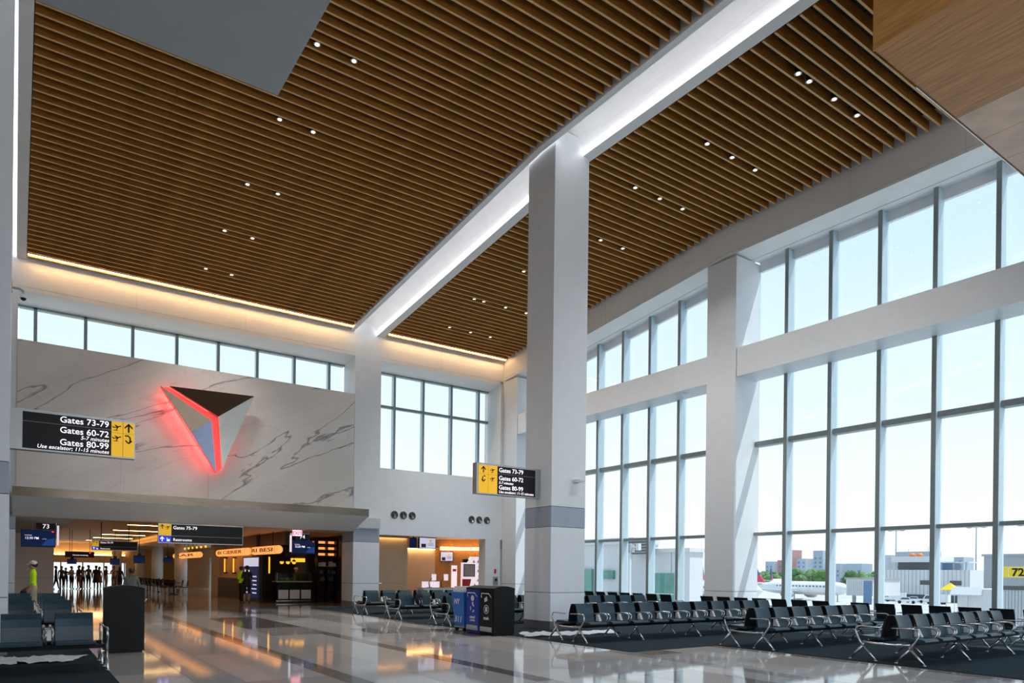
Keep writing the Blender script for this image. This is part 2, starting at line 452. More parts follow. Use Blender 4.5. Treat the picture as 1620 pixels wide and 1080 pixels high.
# downlights
def snap(y): return 28.99 - 0.3095 * (round((28.99 - 0.155 - y) / 0.3095) + 0.5)
def downlight(x, y, z, lab, grp, r=0.075):
    t = thing('downlight', lab, 'light', (x, y, z), 0, grp)
    MB().lathe([(r, 0.0), (r * 1.05, 0.16), (r * 0.9, 0.16)], n=12).build('can', 'black_matte', t)
    MB().lathe([(r, -0.004), (r * 1.12, -0.006), (r * 1.12, 0.012), (r, 0.012)], n=14, cap=False).build('rim', 'chrome', t)
    MB().lathe([(r * 0.72, -0.002), (r * 0.72, -0.008)], n=12).build('lens', 'lamp_dl', t)
    li = bpy.data.lights.new('downlight_beam', 'SPOT'); li.energy = 190; li.spot_size = math.radians(95); li.spot_blend = 0.6; li.color = (1.0, 0.96, 0.91); li.shadow_soft_size = 0.06
    lo = bpy.data.objects.new('downlight_beam', li); COL.objects.link(lo); lo.parent = t; lo.location = (0, 0, -0.03)
for k in range(5):
    yy = snap(15.80 + 2.89 * k)
    for x in (5.53, 6.42): downlight(x, yy, zs(yy) + 0.03, ('left' if x < 6 else 'right') + ' downlight of the ' + ('nearest', 'second', 'third', 'fourth', 'farthest')[k] + ' pair left of the trough', 'downlights left of the trough')
for k in range(7):
    yy = snap(10.09 + 2.885 * k)
    for x in (15.66, 16.75, 17.82) + ((15.2,) if k in (0, 5) else ()):
        downlight(x, yy, zs(yy) + 0.03, {15.2: 'leftmost extra', 15.66: 'left', 16.75: 'middle', 17.82: 'right'}[x] + ' downlight in the ' + ('nearest', 'second', 'third', 'fourth', 'fifth', 'sixth', 'farthest')[k] + ' row right of the trough', 'downlights right of the trough')

# ------------------------------------------------------------------ columns
def column(x, y, w, d, h, label, base=True):
    t = thing('column', label, 'column', (x, y, 0.012 if y < 20 else 0.0))
    box(0, w, 0, d, 3.46, h).build('shaft', 'panel_white', t)
    box(0.012, w - 0.012, 0.012, d - 0.012, 0.0, 3.5).build('core', 'joint', t)
    box(0, w, 0, d, 2.89, 3.445).build('band', 'panel_band', t)
    hw = w / 2
    for a, b in ((0.006, w - 0.006),):
        box(0, w, 0, d, 1.045, 2.875).build('panel', 'panel_white', t)
        for q0, q1, r0, r1 in ((0.01, w, 0, 0.03), (0, 0.03, 0.02, d), (w - 0.03, w, 0.02, d), (0.01, w, d - 0.03, d)):
            box(q0, q1, r0, r1, 0.235, 1.03).build('panel', 'panel_white', t)
    box(0, w, 0, d, 0.0, 0.22).build('plinth', 'plinth', t)
    return t
column(12.18, 15.45, 1.24, 1.23, 14.0, 'tall free-standing white column with a blue-grey band, centre of the hall')
column(-1.33, 15.45, 1.23, 1.23, 14.0, 'tall white column at the left edge carrying the gate sign')
column(12.18, YB, 1.24, 1.3, 11.06, 'white column at the far wall beside the marble wall')
column(-1.23, YB, 1.23, 1.3, 11.06, 'white column at the far wall behind the left gate sign')

# ------------------------------------------------------------------ right window wall
def zhead(y): return 12.575 + (0 if y < KY else -0.106 * (y - KY))
def zsof(y): return 12.64 + (0 if y < KY else -0.1037 * (y - KY))
wr = struct('wall_right', 'white upper wall above the tall windows', 'wall',
            MB().ramp(XW, XW + 0.3, ys, lambda y: zsof(y) + 0.11, lambda y: zs(y) + 0.62), 'plaster')
m = MB()
for a, b in ((-6, KY), (KY, YB)):
    m.hexa([(XW, a, zsof(a)), (20.93, a, zhead(a) + 0.02), (20.93, b, zhead(b) + 0.02), (XW, b, zsof(b))],
           [(XW, a, zsof(a) + 0.1), (20.93, a, zhead(a) + 0.15), (20.93, b, zhead(b) + 0.15), (XW, b, zsof(b) + 0.1)])
    m.hexa([(20.96, a, zhead(a) + 0.02), (XM + 0.05, a, zhead(a)), (XM + 0.05, b, zhead(b)), (20.96, b, zhead(b) + 0.02)],
           [(20.96, a, zhead(a) + 0.15), (XM + 0.05, a, zhead(a) + 0.15), (XM + 0.05, b, zhead(b) + 0.15), (20.96, b, zhead(b) + 0.15)])
m.build('soffit', 'plaster', wr)
MB().ramp(20.93, 20.96, ys, lambda y: zhead(y) + 0.1, lambda y: zhead(y) + 0.16).build('slot', 'joint', wr)
box(XM + 0.02, XG + 0.15, -6, YB, -0.4, 0.10).build('sill', 'mullion', wr)
box(20.1, XM + 0.02, -6, YB, -0.006, 0.011).build('floor_strip', 'carpet', wr)
for yy in (8.3, 11.4, 17.8, 22.0, 26.0):
    box(XW - 0.003, XW, yy, yy + 0.008, zsof(yy), zs(yy) + 0.3).build('panel_joint', 'soffit_grey', wr)

def wallcol(y0, y1, h, label):
    t = thing('column', label, 'column', (XW, y0, 0))
    d = y1 - y0
    box(0, XG - XW, 0, d, 1.045, h).build('shaft', 'panel_white', t)
    box(0.012, XG - XW, 0.012, d - 0.012, 0, 1.06).build('core', 'joint', t)
    box(0, 0.03, 0.012, d, 0.22, 1.03).build('panel', 'panel_white', t)
    box(0.012, XG - XW, 0, 0.03, 0.22, 1.03).build('panel', 'panel_white', t)
    box(0.012, XG - XW, d - 0.03, d, 0.22, 1.03).build('panel', 'panel_white', t)
    box(0, XG - XW, 0, d, 0, 0.205).build('plinth', 'plinth', t)
    return t
wallcol(15.43, 16.66, 12.55, 'white wall column between the two window bays on the right')
wallcol(28.3, YB - 0.01, 11.2, 'white corner column where window wall meets the far wall')
wallcol(1.2, 2.4, 12.6, 'white wall column out at the near end of the window wall')
for a, b, lab in ((2.4, 15.43, 'thick white beam across the near window bay, right of the wall column'), (16.66, 28.3, 'thick white beam across the far window bay, left of the wall column')):
    t = thing('beam', lab, 'beam', (XW, (a + b) / 2, 8.39)); h = (b - a) / 2
    box(0, XM - XW + 0.1, -h, h, 0, 0.97).build('casing', 'panel_white', t)
    box(0.25, 0.45, -h + 1.2, -h + 1.35, -0.012, 0).build('sensor', 'steel', t)
    box(-0.004, 0.0, h - 0.05, h - 0.03, 0, 0.97).build('end_joint', 'joint', t)

def glazing(name, label, a, b, mulls, transoms, zbot, ztop):
    w = struct(name, label, 'window')
    for y in mulls:
        if a < y < b - 0.05:
            g = MB().box(XM, XM + 0.02, y, y + 0.125, zbot, ztop(y)).build('mullion', 'mullion', w)
            MB().box(XM + 0.02, XG + 0.05, y + 0.012, y + 0.113, zbot, ztop(y)).build('fin', 'mullion_fin', g)
    edges = [a] + [q for q in mulls if a < q < b - 0.05] + [b]
    for z, h in transoms:
        for y0, y1 in zip(edges[:-1], edges[1:]):
            q = y0 + (0.13 if y0 > a else 0)
            MB().box(XM + 0.12, XG + 0.05, q, y1, z - h, z).build('transom', 'mullion', w)
    for y0, y1 in zip(edges[:-1], edges[1:]):
        MB().hexa([(XG - 0.06, y0, ztop(y0) - 0.30), (XG + 0.06, y0, ztop(y0) - 0.30), (XG + 0.06, y1, ztop(y1) - 0.30), (XG - 0.06, y1, ztop(y1) - 0.30)],
                  [(XG - 0.06, y0, ztop(y0) + 0.16), (XG + 0.06, y0, ztop(y0) + 0.16), (XG + 0.06, y1, ztop(y1) + 0.16), (XG - 0.06, y1, ztop(y1) + 0.16)]).build('blind_box', 'panel_white', w)
    MB().ramp(XM + 0.05, XG + 0.1, [a, min(max(KY, a), b), b] if a < KY < b else [a, b], lambda y: ztop(y) + 0.02, lambda y: ztop(y) + 0.16).build('head', 'panel_white', w)
    zz = [zbot] + [z for z, h in transoms][::-1] + [None]
    for y0, y1 in zip(edges[:-1], edges[1:]):
        q = y0 + (0.12 if y0 > a else 0)
        for k in range(len(zz) - 1):
            z0 = zz[k]; t0 = zz[k + 1]
            ta, tb = (ztop(q), ztop(y1)) if t0 is None else (t0 - 0.05, t0 - 0.05)
            MB().hexa([(XG - 0.01, q, z0), (XG + 0.01, q, z0), (XG + 0.01, y1, z0), (XG - 0.01, y1, z0)],
                      [(XG - 0.01, q, ta), (XG + 0.01, q, ta), (XG + 0.01, y1, tb), (XG - 0.01, y1, tb)]).build('pane', 'glass', w)
    return w
mul = [7.84 + 1.564 * k for k in range(-3, 14)]
TR = [(9.36, 0.9), (6.28, 0.17), (3.10, 0.11)]
def glz(name, label, a, b):
    TRl = [(6.28, 0.17), (3.10, 0.11)]
    return glazing(name, label, a, b, mul, [(9.0, 0.12)] + TRl, 0.10, zhead)
glz('window_1', 'tall glazed bay on the right looking out to the apron', 2.4, 15.43)
glz('window_2', 'tall glazed bay between the centre column and the wall column', 16.66, 28.3)

# ------------------------------------------------------------------ back wall
wb = struct('wall_back', 'far wall of the hall with bulkhead over the windows', 'wall',
            box(-1.2, XW + 1.4, YB, YB + 0.35, 11.21, 12.75), 'plaster')
def soff(x0, x1, nm):
    MB().hexa([(x0, YB, 11.07), (x1, YB, 11.07), (x1, YG, 10.92), (x0, YG, 10.92)], [(x0, YB, 11.2), (x1, YB, 11.2), (x1, YG, 11.1), (x0, YG, 11.1)]).build('soffit', 'plaster', wb)
soff(0.0, 12.18, 1); soff(13.42, 20.05, 2)
box(19.95, XG, YB, YB + 0.2, 3.24, 11.2).build('jamb', 'plaster', wb)
box(12.18, 13.42, YB, YB + 0.35, 11.06, 11.21).build('cap', 'plaster', wb)
box(-1.2, 0.0, YB, YB + 0.35, 11.06, 11.21).build('cap', 'plaster', wb)
box(13.42, 19.95, YB, YB + 0.35, 3.24, 6.25).build('spandrel', 'panel_white', wb)
box(20.0, 20.2, YB + 0.2, YG + 0.2, 3.2, 12.0).build('jamb', 'plaster', wb)
box(19.12, 20.0, YB - 0.0, YB + 0.6, 0.0, 3.24).build('pier', 'panel_white', wb)
for x in (3.6, 7.5, 16.5):
    box(x, x + 0.008, YB - 0.003, YB, 11.21, 12.1).build('panel_joint', 'soffit_grey', wb)
box(0.0, 12.18, YB + 0.35, YG + 0.3, 8.6, 9.25).build('sill', 'plaster', wb)
box(0.0, 12.18, YB + 0.1, YB + 0.35, 3.96, 9.3).build('backing', 'plaster', wb)

def glz_y(name, label, x0, x1, ms, trans, z0, z1):
    w = struct(name, label, 'window')
    for x in ms:
        g = MB().box(x - 0.055, x + 0.055, YG - 0.14, YG - 0.12, z0, z1).build('mullion', 'mullion', w)
        MB().box(x - 0.045, x + 0.045, YG - 0.12, YG + 0.12, z0, z1).build('fin', 'mullion_fin', g)
    e = [x0] + ms + [x1]
    for z in trans:
        for a, b in zip(e[:-1], e[1:]): box(a + (0.055 if a > x0 else 0), b - (0.055 if b < x1 else 0), YG - 0.10, YG + 0.08, z - 0.06, z + 0.06).build('transom', 'mullion', w)
    box(x0, x1, YG - 0.14, YG + 0.1, z1 - 0.06, z1 + 0.02).build('head', 'mullion', w)
    zz = [z0] + trans + [z1]
    for a, b in zip(e[:-1], e[1:]):
        for c, d in zip(zz[:-1], zz[1:]):
            box(a + 0.05, b - 0.05, YG - 0.01, YG + 0.01, c, d).build('pane', 'glass', w)
    return w
glz_y('window_3', 'row of clerestory windows above the marble wall', 0.0, 12.18, [0.52, 2.07, 3.63, 5.19, 6.75, 8.31, 9.89, 11.46], [], 9.2, 10.92)
glz_y('window_4', 'two-row window between the far columns', 13.42, 20.0, [14.68, 16.22, 17.80, 19.41], [9.35], 6.2, 10.92)

wlf = struct('wall_left_blocker', 'unseen white wall added beyond the left columns to block sky light', 'wall', box(-8.3, -8, -6, 31, 0, 14.3), 'plaster')  # unseen wall, added to keep sky light off the west-facing surfaces
box(-8.3, -5, YB, YB + 0.3, 0, 14.3).build('return_wall', 'plaster', wlf)
box(-5, -1.23, YB, YB + 0.3, 3.3, 14.3).build('return_wall', 'plaster', wlf)
# marble feature wall
mw = struct('wall_marble', 'white marble wall with grey veins above the concourse opening', 'wall')
for a, b in ((0.0, 3.13), (3.13, 6.15), (6.15, 9.17), (9.17, 12.14)):
    box(a + 0.0015, b - 0.0015, YB - 0.06, YB + 0.1, 3.5, 9.37).build('slab', 'marble', mw)

# emblem with red light
em = thing('emblem', 'three-cornered metal arrowhead emblem with red light on the marble wall', 'emblem', (6.2, YB - 0.09, 5.3))
def E3(x, z, d): return (x - 6.2, -d, z - 5.3)
A, B, C3, D = (4.66, 8.41), (7.74, 8.50), (6.38, 7.49), (6.55, 5.50)
L0, L1, L2 = (4.36, 8.37), (6.13, 7.31), (6.34, 5.32)
def facet(name, pts, dep, m):
    f = MB(); n = len(pts)
    f.add([E3(*p, d) for p, d in zip(pts, dep)] + [E3(*p, max(0.10, d - 0.12)) for p, d in zip(pts, dep)],
          [tuple(range(n)), tuple(range(2 * n - 1, n - 1, -1))] + [(i, n + i, n + (i + 1) % n, (i + 1) % n) for i in range(n)])
    return f.build(name, m, em)
facet('upper_facet', [A, C3, B], [0.42, 0.50, 0.42], 'mirror_dark')
facet('right_facet', [B, C3, D], [0.42, 0.50, 0.42], 'mirror_light')
sx = (5.44, 6.80)
facet('left_facet', [L0, sx, L1], [0.42, 0.36, 0.50], 'mirror_dark')
facet('lower_facet', [sx, L2, L1], [0.36, 0.42, 0.50], 'mirror_blue')
for p, q, w, nm in ((L0, L2, 0.05, 'edge_light'),):
    MB().tube([E3(p[0] + 0.25, p[1] - 0.25, 0.19), E3((p[0] + q[0]) / 2 + 0.16, (p[1] + q[1]) / 2, 0.19), E3(q[0] - 0.1, q[1] + 0.4, 0.19)], 0.03, 6).build(nm, 'lamp_red_strong', em)
MB().tube([E3(L0[0] - 0.0, L0[1] - 0.03, 0.36), E3((L0[0] + L2[0]) / 2 - 0.02, (L0[1] + L2[1]) / 2, 0.33), E3(L2[0] - 0.02, L2[1] + 0.04, 0.36)], 0.014, 6).build('edge_light', 'lamp_red', em)
g = MB()
for pts in ([A, L0, L1, C3], [C3, L1, L2, D]):
    k = [E3(*p, 0.20) for p in pts] + [E3(*p, 0.16) for p in pts]
    g.add(k, [(0, 1, 2, 3), (7, 6, 5, 4), (0, 4, 5, 1), (1, 5, 6, 2), (2, 6, 7, 3), (3, 7, 4, 0)])
g.build('light_channel', 'lamp_red', em)
for x, z in ((5.2, 7.6), (6.7, 7.9), (6.3, 6.6)):
    box(x - 6.23, x - 6.17, -0.17, 0, z - 5.33, z - 5.27).build('standoff', 'steel', em)

# canopy over the opening
cp = thing('canopy', 'projecting canopy with bronze edge and pale underside below the marble', 'canopy', (6.0, YB, 3.33))
yf = 27.5 - YB
MB().hexa([(-6.1, yf, 0.54), (6.02, yf, 0.54), (6.16, -0.06, 0.0), (-6.1, -0.06, 0.0)], [(-6.1, yf, 0.60), (6.02, yf, 0.60), (6.16, -0.06, 0.2), (-6.1, -0.06, 0.2)]).build('soffit', 'plaster', cp)
xs = [-6.1, -3.9, -1.3, 1.3, 3.4, 5.2, 6.02]
for a, b in zip(xs[:-1], xs[1:]):
    box(a + 0.002, b - 0.002, yf - 0.03, yf + 0.03, 0.54, 0.83).build('fascia_panel', 'bronze', cp)
MB().hexa([(-6.1, yf + 0.03, 0.6), (6.0, yf + 0.03, 0.6), (6.0, -0.06, 0.2), (-6.1, -0.06, 0.2)], [(-6.1, yf + 0.03, 0.8), (6.0, yf + 0.03, 0.8), (6.0, -0.06, 0.84), (-6.1, -0.06, 0.84)]).build('deck', 'bronze', cp)
box(6.0, 6.02, yf, -0.06, 0.5, 0.83).build('end_cap', 'bronze', cp)
for x in (1.32, 4.5, 7.8, 10.73):
    t = thing('downlight', 'bright downlight in the canopy underside, %s from the left' % {1.32: 'first', 4.5: 'second', 7.8: 'third', 10.73: 'fourth'}[x], 'light', (x, 28.5, 3.598), 0, 'canopy downlights'); t.rotation_euler = (-0.27, 0, 0)
    MB().lathe([(0.09, -0.004), (0.12, -0.006), (0.12, 0.0), (0.09, 0.0)], n=14, cap=False).build('rim', 'chrome', t)
    MB().lathe([(0.09, -0.004), (0.09, 0.0)], n=12).build('lens', 'lamp_dl', t)

# round air diffusers on the spandrel
for i, x in enumerate((14.15, 14.6, 15.05, 18.29, 18.73, 19.18)):
    t = thing('air_diffuser', ('left', 'middle', 'right')[i % 3] + ' black air nozzle of the ' + ('trio beside the far column' if i < 3 else 'trio above the alcove corner'), 'vent', (x, YB, 4.17), 0, 'left air nozzles' if i < 3 else 'right air nozzles')
    MB().lathe([(0.17, -0.02), (0.19, -0.02), (0.19, 0.0), (0.17, 0.0)], ax='y', n=18, cap=False).build('rim', 'steel', t)
    MB().lathe([(0.175, -0.006), (0.175, 0.0)], ax='y', n=18).build('backplate', 'black_gloss', t)
    for r in (0.13, 0.08):
        MB().lathe([(r - 0.018, -0.02), (r, -0.035), (r + 0.004, -0.02)], ax='y', n=16, cap=False).build('ring', 'steel', t)
    MB().lathe([(0.03, -0.03), (0.03, 0.0)], ax='y', n=10).build('hub', 'steel', t)

# ------------------------------------------------------------------ near bulkheads
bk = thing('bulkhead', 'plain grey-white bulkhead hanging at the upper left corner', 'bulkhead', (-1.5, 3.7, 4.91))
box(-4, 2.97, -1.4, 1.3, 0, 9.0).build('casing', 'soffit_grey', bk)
bk = thing('bulkhead', 'wood-clad bulkhead with stone underside at the upper right corner', 'bulkhead', (9.32, 5.0, 8.63))
box(0, 0.03, -2.0, 0, 0, 5.0).build('wood_panel', 'wood_panel', bk)
box(0.03, 8.0, -0.03, 0, 0.02, 5.0).build('wood_panel', 'wood_panel', bk)
box(0.03, 2.40, -2.0, -0.03, 0, 0.03).build('wood_panel', 'wood_panel', bk)
for a, b in ((2.41, 3.3), (3.31, 4.2), (4.21, 5.1), (5.11, 6.0), (6.01, 8.0)):
    box(a, b, -2.0, -0.03, 0, 0.03).build('stone_slab', 'stone_tan', bk)
box(0.03, 8.0, -2.0, -0.03, 0.03, 0.08).build('core', 'joint', bk)
box(1.2, 8.0, 0.0, 0.012, 0.0, 0.03).build('trim', 'chrome', bk)

# ------------------------------------------------------------------ signs
def arrow_up(m, cx, cz, s, y0, y1):
    m.prism([(cx - 0.09 * s, cz - 0.5 * s), (cx + 0.09 * s, cz - 0.5 * s), (cx + 0.09 * s, cz + 0.5 * s), (cx - 0.09 * s, cz + 0.5 * s)], 'y', y1, y0)
    for k in (-1, 1):
        q = [(cx, cz + 0.55 * s), (cx + k * 0.42 * s, cz + 0.12 * s), (cx + k * 0.42 * s, cz - 0.10 * s), (cx, cz + 0.32 * s)]
        m.prism(q if k > 0 else q[::-1], 'y', y0, y1)
def arrow_turn(m, cx, cz, s, y0, y1, k=1):
    pts = [(cx - k * 0.38 * s, cz + 0.38 * s), (cx - k * 0.05 * s, cz + 0.42 * s), (cx + k * 0.16 * s, cz + 0.2 * s), (cx + k * 0.16 * s, cz - 0.2 * s), (cx, cz - 0.45 * s)]
    m.tube([(p[0], (y0 + y1) / 2, p[1]) for p in pts], 0.085 * s, 5)
    for d in (-1, 1):
        m.tube([(cx, (y0 + y1) / 2, cz - 0.48 * s), (cx + d * 0.32 * s, (y0 + y1) / 2, cz - 0.14 * s)], 0.085 * s, 5)
def plane_icon(m, cx, cz, s, y0, y1, k=1):
    def R(p):
        a = 0.33; x, z = p[0] * s, p[1] * s
        return (cx + k * (x * math.cos(a) - z * math.sin(a)), cz + x * math.sin(a) + z * math.cos(a))
    for poly in ([(-0.5, -0.06), (0.42, -0.08), (0.52, 0.0), (0.42, 0.07), (-0.5, 0.05)], [(-0.02, 0.02), (-0.30, -0.36), (-0.18, -0.36), (0.22, 0.0)], [(-0.05, 0.0), (-0.26, 0.34), (-0.15, 0.34), (0.2, 0.0)], [(-0.5, 0.0), (-0.62, 0.24), (-0.52, 0.24), (-0.34, 0.02)]):
        q = [R(p) for p in poly]
        m.prism(q if k < 0 else q[::-1], 'y', y1, y0)
    m.box(cx - 0.45 * s, cx + 0.1 * s, y0, y1, cz - 0.52 * s, cz - 0.44 * s)
def gate_sign(name, label, x0, x1, z0, z1, y, flip):
    t = thing(name, label, 'sign', ((x0 + x1) / 2, y, z0))
    w = (x1 - x0) / 2; h = z1 - z0
    box(-w, w, -0.10, 0.10, 0, h).build('housing', 'steel', t)
    cap = 0.19
    if not flip: a, b, c = -w + cap, w - 0.42, w - 0.02       # black from a to b, yellow from b to c
    else: a, b, c = w - cap, -w + 0.66, -w + 0.06
    bl = box(min(a, b), max(a, b), -0.108, -0.10, 0.03, h - 0.05).build('black_panel', 'black_gloss', t)
    ye = box(min(b, c), max(b, c), -0.108, -0.10, 0.03, h - 0.05).build('yellow_panel', 'sign_yellow', t)
    box(min(a, b), max(a, b), -0.1095, -0.108, h * 0.70, h * 0.705).build('divider', 'steel', bl)
    box((b + c) / 2 - 0.003, (b + c) / 2 + 0.003, -0.1095, -0.108, 0.03, h - 0.05).build('divider', 'black_matte', ye)
    box(min(b, c), max(b, c), -0.1095, -0.108, h * 0.64, h * 0.645).build('divider', 'black_matte', ye)
    m = MB(); q = abs(c - b) / 4; s = 0.17; k = 1 if not flip else -1
    l, r = (min(b, c) + q, max(b, c) - q)
    if flip: l, r = r, l
    plane_icon(m, l, h * 0.80, s * 0.85, -0.113, -0.108); arrow_up(m, r, h * 0.79, s, -0.113, -0.108)
    plane_icon(m, l, h * 0.52, s * 0.85, -0.113, -0.108); arrow_turn(m, r, h * 0.50, s, -0.113, -0.108, k)
    m.build('symbols', 'black_matte', ye)
    rows = [('Gates 73-79', 0.165, 0.76, 0), ('Gates 60-72', 0.165, 0.50, 0), ('5-7 minutes', 0.10, 0.375, 0.2), ('Gates 80-99', 0.165, 0.195, 0), ('Use escalator; 11-15 minutes', 0.10, 0.075, 0.2)]
    for s_, sz, f, sh in rows:
        text(bl, s_, sz, (b - 0.04 if not flip else b + 0.05, -0.1085, h * f), 'sign_white', 'S', 'RIGHT' if not flip else 'LEFT', sh)
    return t
gate_sign('gate_sign', 'black and yellow gate direction sign jutting from the left column', -0.10, 1.95, 3.78, 4.54, 16.06, False)
gate_sign('gate_sign', 'black and yellow gate direction sign jutting from the centre column', 10.04, 12.18, 3.70, 4.53, 16.06, True)

def hang_sign(label, x0, x1, z0, z1, y, zc, lines, k, icon=True):
    t = thing('hanging_sign', label, 'sign', ((x0 + x1) / 2, y, z0)); w = (x1 - x0) / 2; h = z1 - z0
    box(-w, w, -0.06, 0.06, 0, h).build('housing', 'steel', t)
    bl = box(-w + k, w - 0.02, -0.068, -0.06, 0.03, h - 0.03).build('black_panel', 'black_gloss', t)
    ye = box(-w + 0.02, -w + k, -0.068, -0.06, h * 0.38, h - 0.03).build('yellow_panel', 'sign_yellow', t)
    bu = box(-w + 0.02, -w + k, -0.068, -0.06, 0.03, h * 0.38).build('blue_panel', 'sign_blue', t)
    box(-w + k, w - 0.02, -0.07, -0.068, h * 0.375, h * 0.385).build('divider', 'steel', bl)
    s = h * 0.22
    m = MB(); arrow_up(m, -w + k * 0.30, h * 0.82, s, -0.072, -0.068); plane_icon(m, -w + k * 0.75, h * 0.82, s, -0.072, -0.068); m.build('symbols', 'black_matte', ye)
    m = MB(); arrow_up(m, -w + k * 0.30, h * 0.20, s, -0.072, -0.068)
    m.prism([(-w + k * 0.66, h * 0.30), (-w + k * 0.66, h * 0.1), (-w + k * 0.88, h * 0.1), (-w + k * 0.88, h * 0.22), (-w + k * 0.74, h * 0.18)], 'y', -0.072, -0.068)
    m.build('symbols', 'sign_white', bu)
    text(bl, lines[0], h * 0.23, (-w + k + 0.06, -0.0685, h * 0.72)); text(bl, lines[1], h * 0.2, (-w + k + 0.06, -0.0685, h * 0.12))
    for x in (-w * 0.6, w * 0.6):
        MB().tube([(x, 0, h), (x, 0, zc - z0)], 0.02, 6).build('hanger', 'black_matte', t)
    return t
hang_sign('wide hanging sign for Gates 75-79 and Restrooms under the canopy edge', 4.4, 7.48, 2.56, 3.31, 29.5, 3.33, ('Gates 75-79', 'Restrooms'), 0.45)
hang_sign('smaller hanging sign for gates and restrooms deep in the concourse', 3.05, 5.05, 2.45, 2.93, 40.0, 3.85, ('Gates 75-79', 'Restrooms'), 0.30)
t = thing('hanging_sign', 'dark blue hanging banner sign far down the concourse', 'sign', (3.07, 48.0, 2.18))
box(-0.73, 0.73, -0.05, 0.05, 0, 0.34).build('panel', 'cloth_navy', t)
text(t, 'Personal screening', 0.10, (-0.35, -0.052, 0.10)); MB().prism([(0.45, 0.3), (0.57, 0.3), (0.51, 0.22)], 'y', -0.056, -0.05).build('red_mark', 'lamp_red', t)
for x in (-0.5, 0.5): MB().tube([(x, 0, 0.34), (x, 0, 1.67)], 0.015, 6).build('hanger', 'black_matte', t)

def gate_display(label, x0, x1, z0, z1, y, num, nx0, nx1, bar, zc):
    t = thing('gate_display', label, 'display', ((x0 + x1) / 2, y, z0)); o = (x0 + x1) / 2; w = (x1 - x0) / 2; h = z1 - z0
    b = box(-w, w, -0.05, 0.05, 0, h).build('monitor', 'black_gloss', t)
    sc = box(-w + 0.02, w - 0.02, -0.055, -0.05, 0.03, h - 0.02).build('screen', 'screen_dark', t)
    text(sc, 'BOARDING', 0.045, (-w * 0.78, -0.0555, h * 0.66), bold=0.0); text(sc, '12:30 PM', 0.12, (-w * 0.78, -0.0555, h * 0.46)); text(sc, 'on time', 0.045, (-w * 0.78 + 0.56, -0.0555, h * 0.46), bold=0.0)
    MB().prism([(w * 0.75, h * 0.95), (w * 0.92, h * 0.95), (w * 0.84, h * 0.86)], 'y', -0.06, -0.055).build('red_mark', 'lamp_red', sc)
    MB().prism([(w * 0.2, h * 0.1), (w * 0.95, h * 0.1), (w * 0.95, h * 0.55), (w * 0.5, h * 0.45)], 'y', -0.0575, -0.055).build('image_glow', 'screen_blue', sc)
    pl = box(nx0 - o, nx1 - o, -0.05, 0.05, h + 0.03, h + 0.27).build('number_plate', 'black_gloss', t)
    text(pl, num, 0.24, ((nx0 + nx1) / 2 - o, -0.0525, h + 0.07), align='CENTER', bold=0.0)
    box(bar - 0.035 - o, bar + 0.035 - o, -0.04, 0.04, 0.08, h + 0.2).build('light_bar', 'lit_panel', t)
    box(bar - 0.035 - o, nx1 - o, -0.02, 0.02, h + 0.2, h + 0.3).build('bracket', 'steel', t)
    for x in (-w * 0.3, w * 0.5): MB().tube([(x, 0, h), (x, 0, zc - z0)], 0.02, 6).build('hanger', 'steel', t)
    return t
gate_display('hanging gate display numbered 73 beside the left column', 0.17, 1.29, 2.37, 3.03, 33.0, '73', 0.66, 1.29, 1.37, 3.33)
gate_display('hanging gate display numbered 74 in front of the food stall', 9.95, 10.98, 2.31, 2.92, 31.0, '74', 10.1, 10.7, 9.9, 3.33)
t = thing('exit_sign', 'glowing red EXIT sign above the gate 74 display', 'sign', (10.05, 30.6, 3.08))
box(-0.2, 0.2, -0.03, 0.03, 0, 0.25).build('housing', 'sign_white', t); text(t, 'EXIT', 0.22, (0, -0.034, 0.045), 'exit_glow', align='CENTER', bold=0.03)
i = 0
for x0, x1, z0, z1, lab in ((2.55, 3.04, 1.80, 2.09, 'small hanging gate screen left of the crowd'), (4.80, 5.32, 1.79, 2.18, 'small hanging gate screen above the right of the crowd'), (6.08, 6.72, 1.90, 2.40, 'hanging gate screen beside the round columns'), (7.77, 8.29, 2.0, 2.28, 'small hanging screen between the round columns')):
    t = thing('gate_display', lab, 'display', ((x0 + x1) / 2, 50, z0)); w = (x1 - x0) / 2; h = z1 - z0
    box(-w, w, -0.04, 0.04, 0, h).build('monitor', 'black_gloss', t); box(-w + 0.02, w - 0.02, -0.045, -0.04, 0.02, h * 0.8).build('screen', 'screen_dark', t)
    box(-w * 0.3, w * 0.4, -0.04, 0.04, h, h + 0.14).build('number_plate', 'black_gloss', t)
    MB().tube([(0, 0, h + 0.1), (0, 0, (3.85 if x0 < 8 else 3.33) - z0)], 0.015, 6).build('hanger', 'black_matte', t)

# security camera, wall bracket sensor
t = thing('security_camera', 'dome security camera on a bent arm by the left column', 'camera', (-0.1, 16.0, 6.75))
MB().tube([(0, 0, 0), (0.12, 0, 0), (0.17, 0, -0.03), (0.18, 0, -0.09)], 0.022, 8).build('arm', 'steel', t)
MB().lathe([(0.02, 0.0), (0.055, -0.02), (0.062, -0.08)], (0.18, 0, -0.08), n=12).build('housing', 'panel_white', t, True)
MB().blob((0.18, 0, -0.16), (0.05, 0.05, 0.05)).build('dome', 'black_gloss', t, True)
box(0, 0.012, -0.05, 0.05, -0.09, 0.09).build('wall_plate', 'steel', t)
t = thing('wall_bracket', 'small pale wedge-shaped sensor on the centre column', 'sensor', (13.05, 15.45, 4.16))
MB().prism([(-0.17, 0.0), (0.17, 0.04), (0.17, 0.07), (-0.12, 0.09)], 'y', -0.22, -0.06).build('pad', 'soffit_grey', t)
box(-0.06, 0.06, -0.07, 0, 0.0, 0.09).build('arm', 'steel', t)
t = thing('alarm_station', 'red tag over a grey alarm box on the pier by the alcove', 'alarm', (19.72, YB, 0.96))
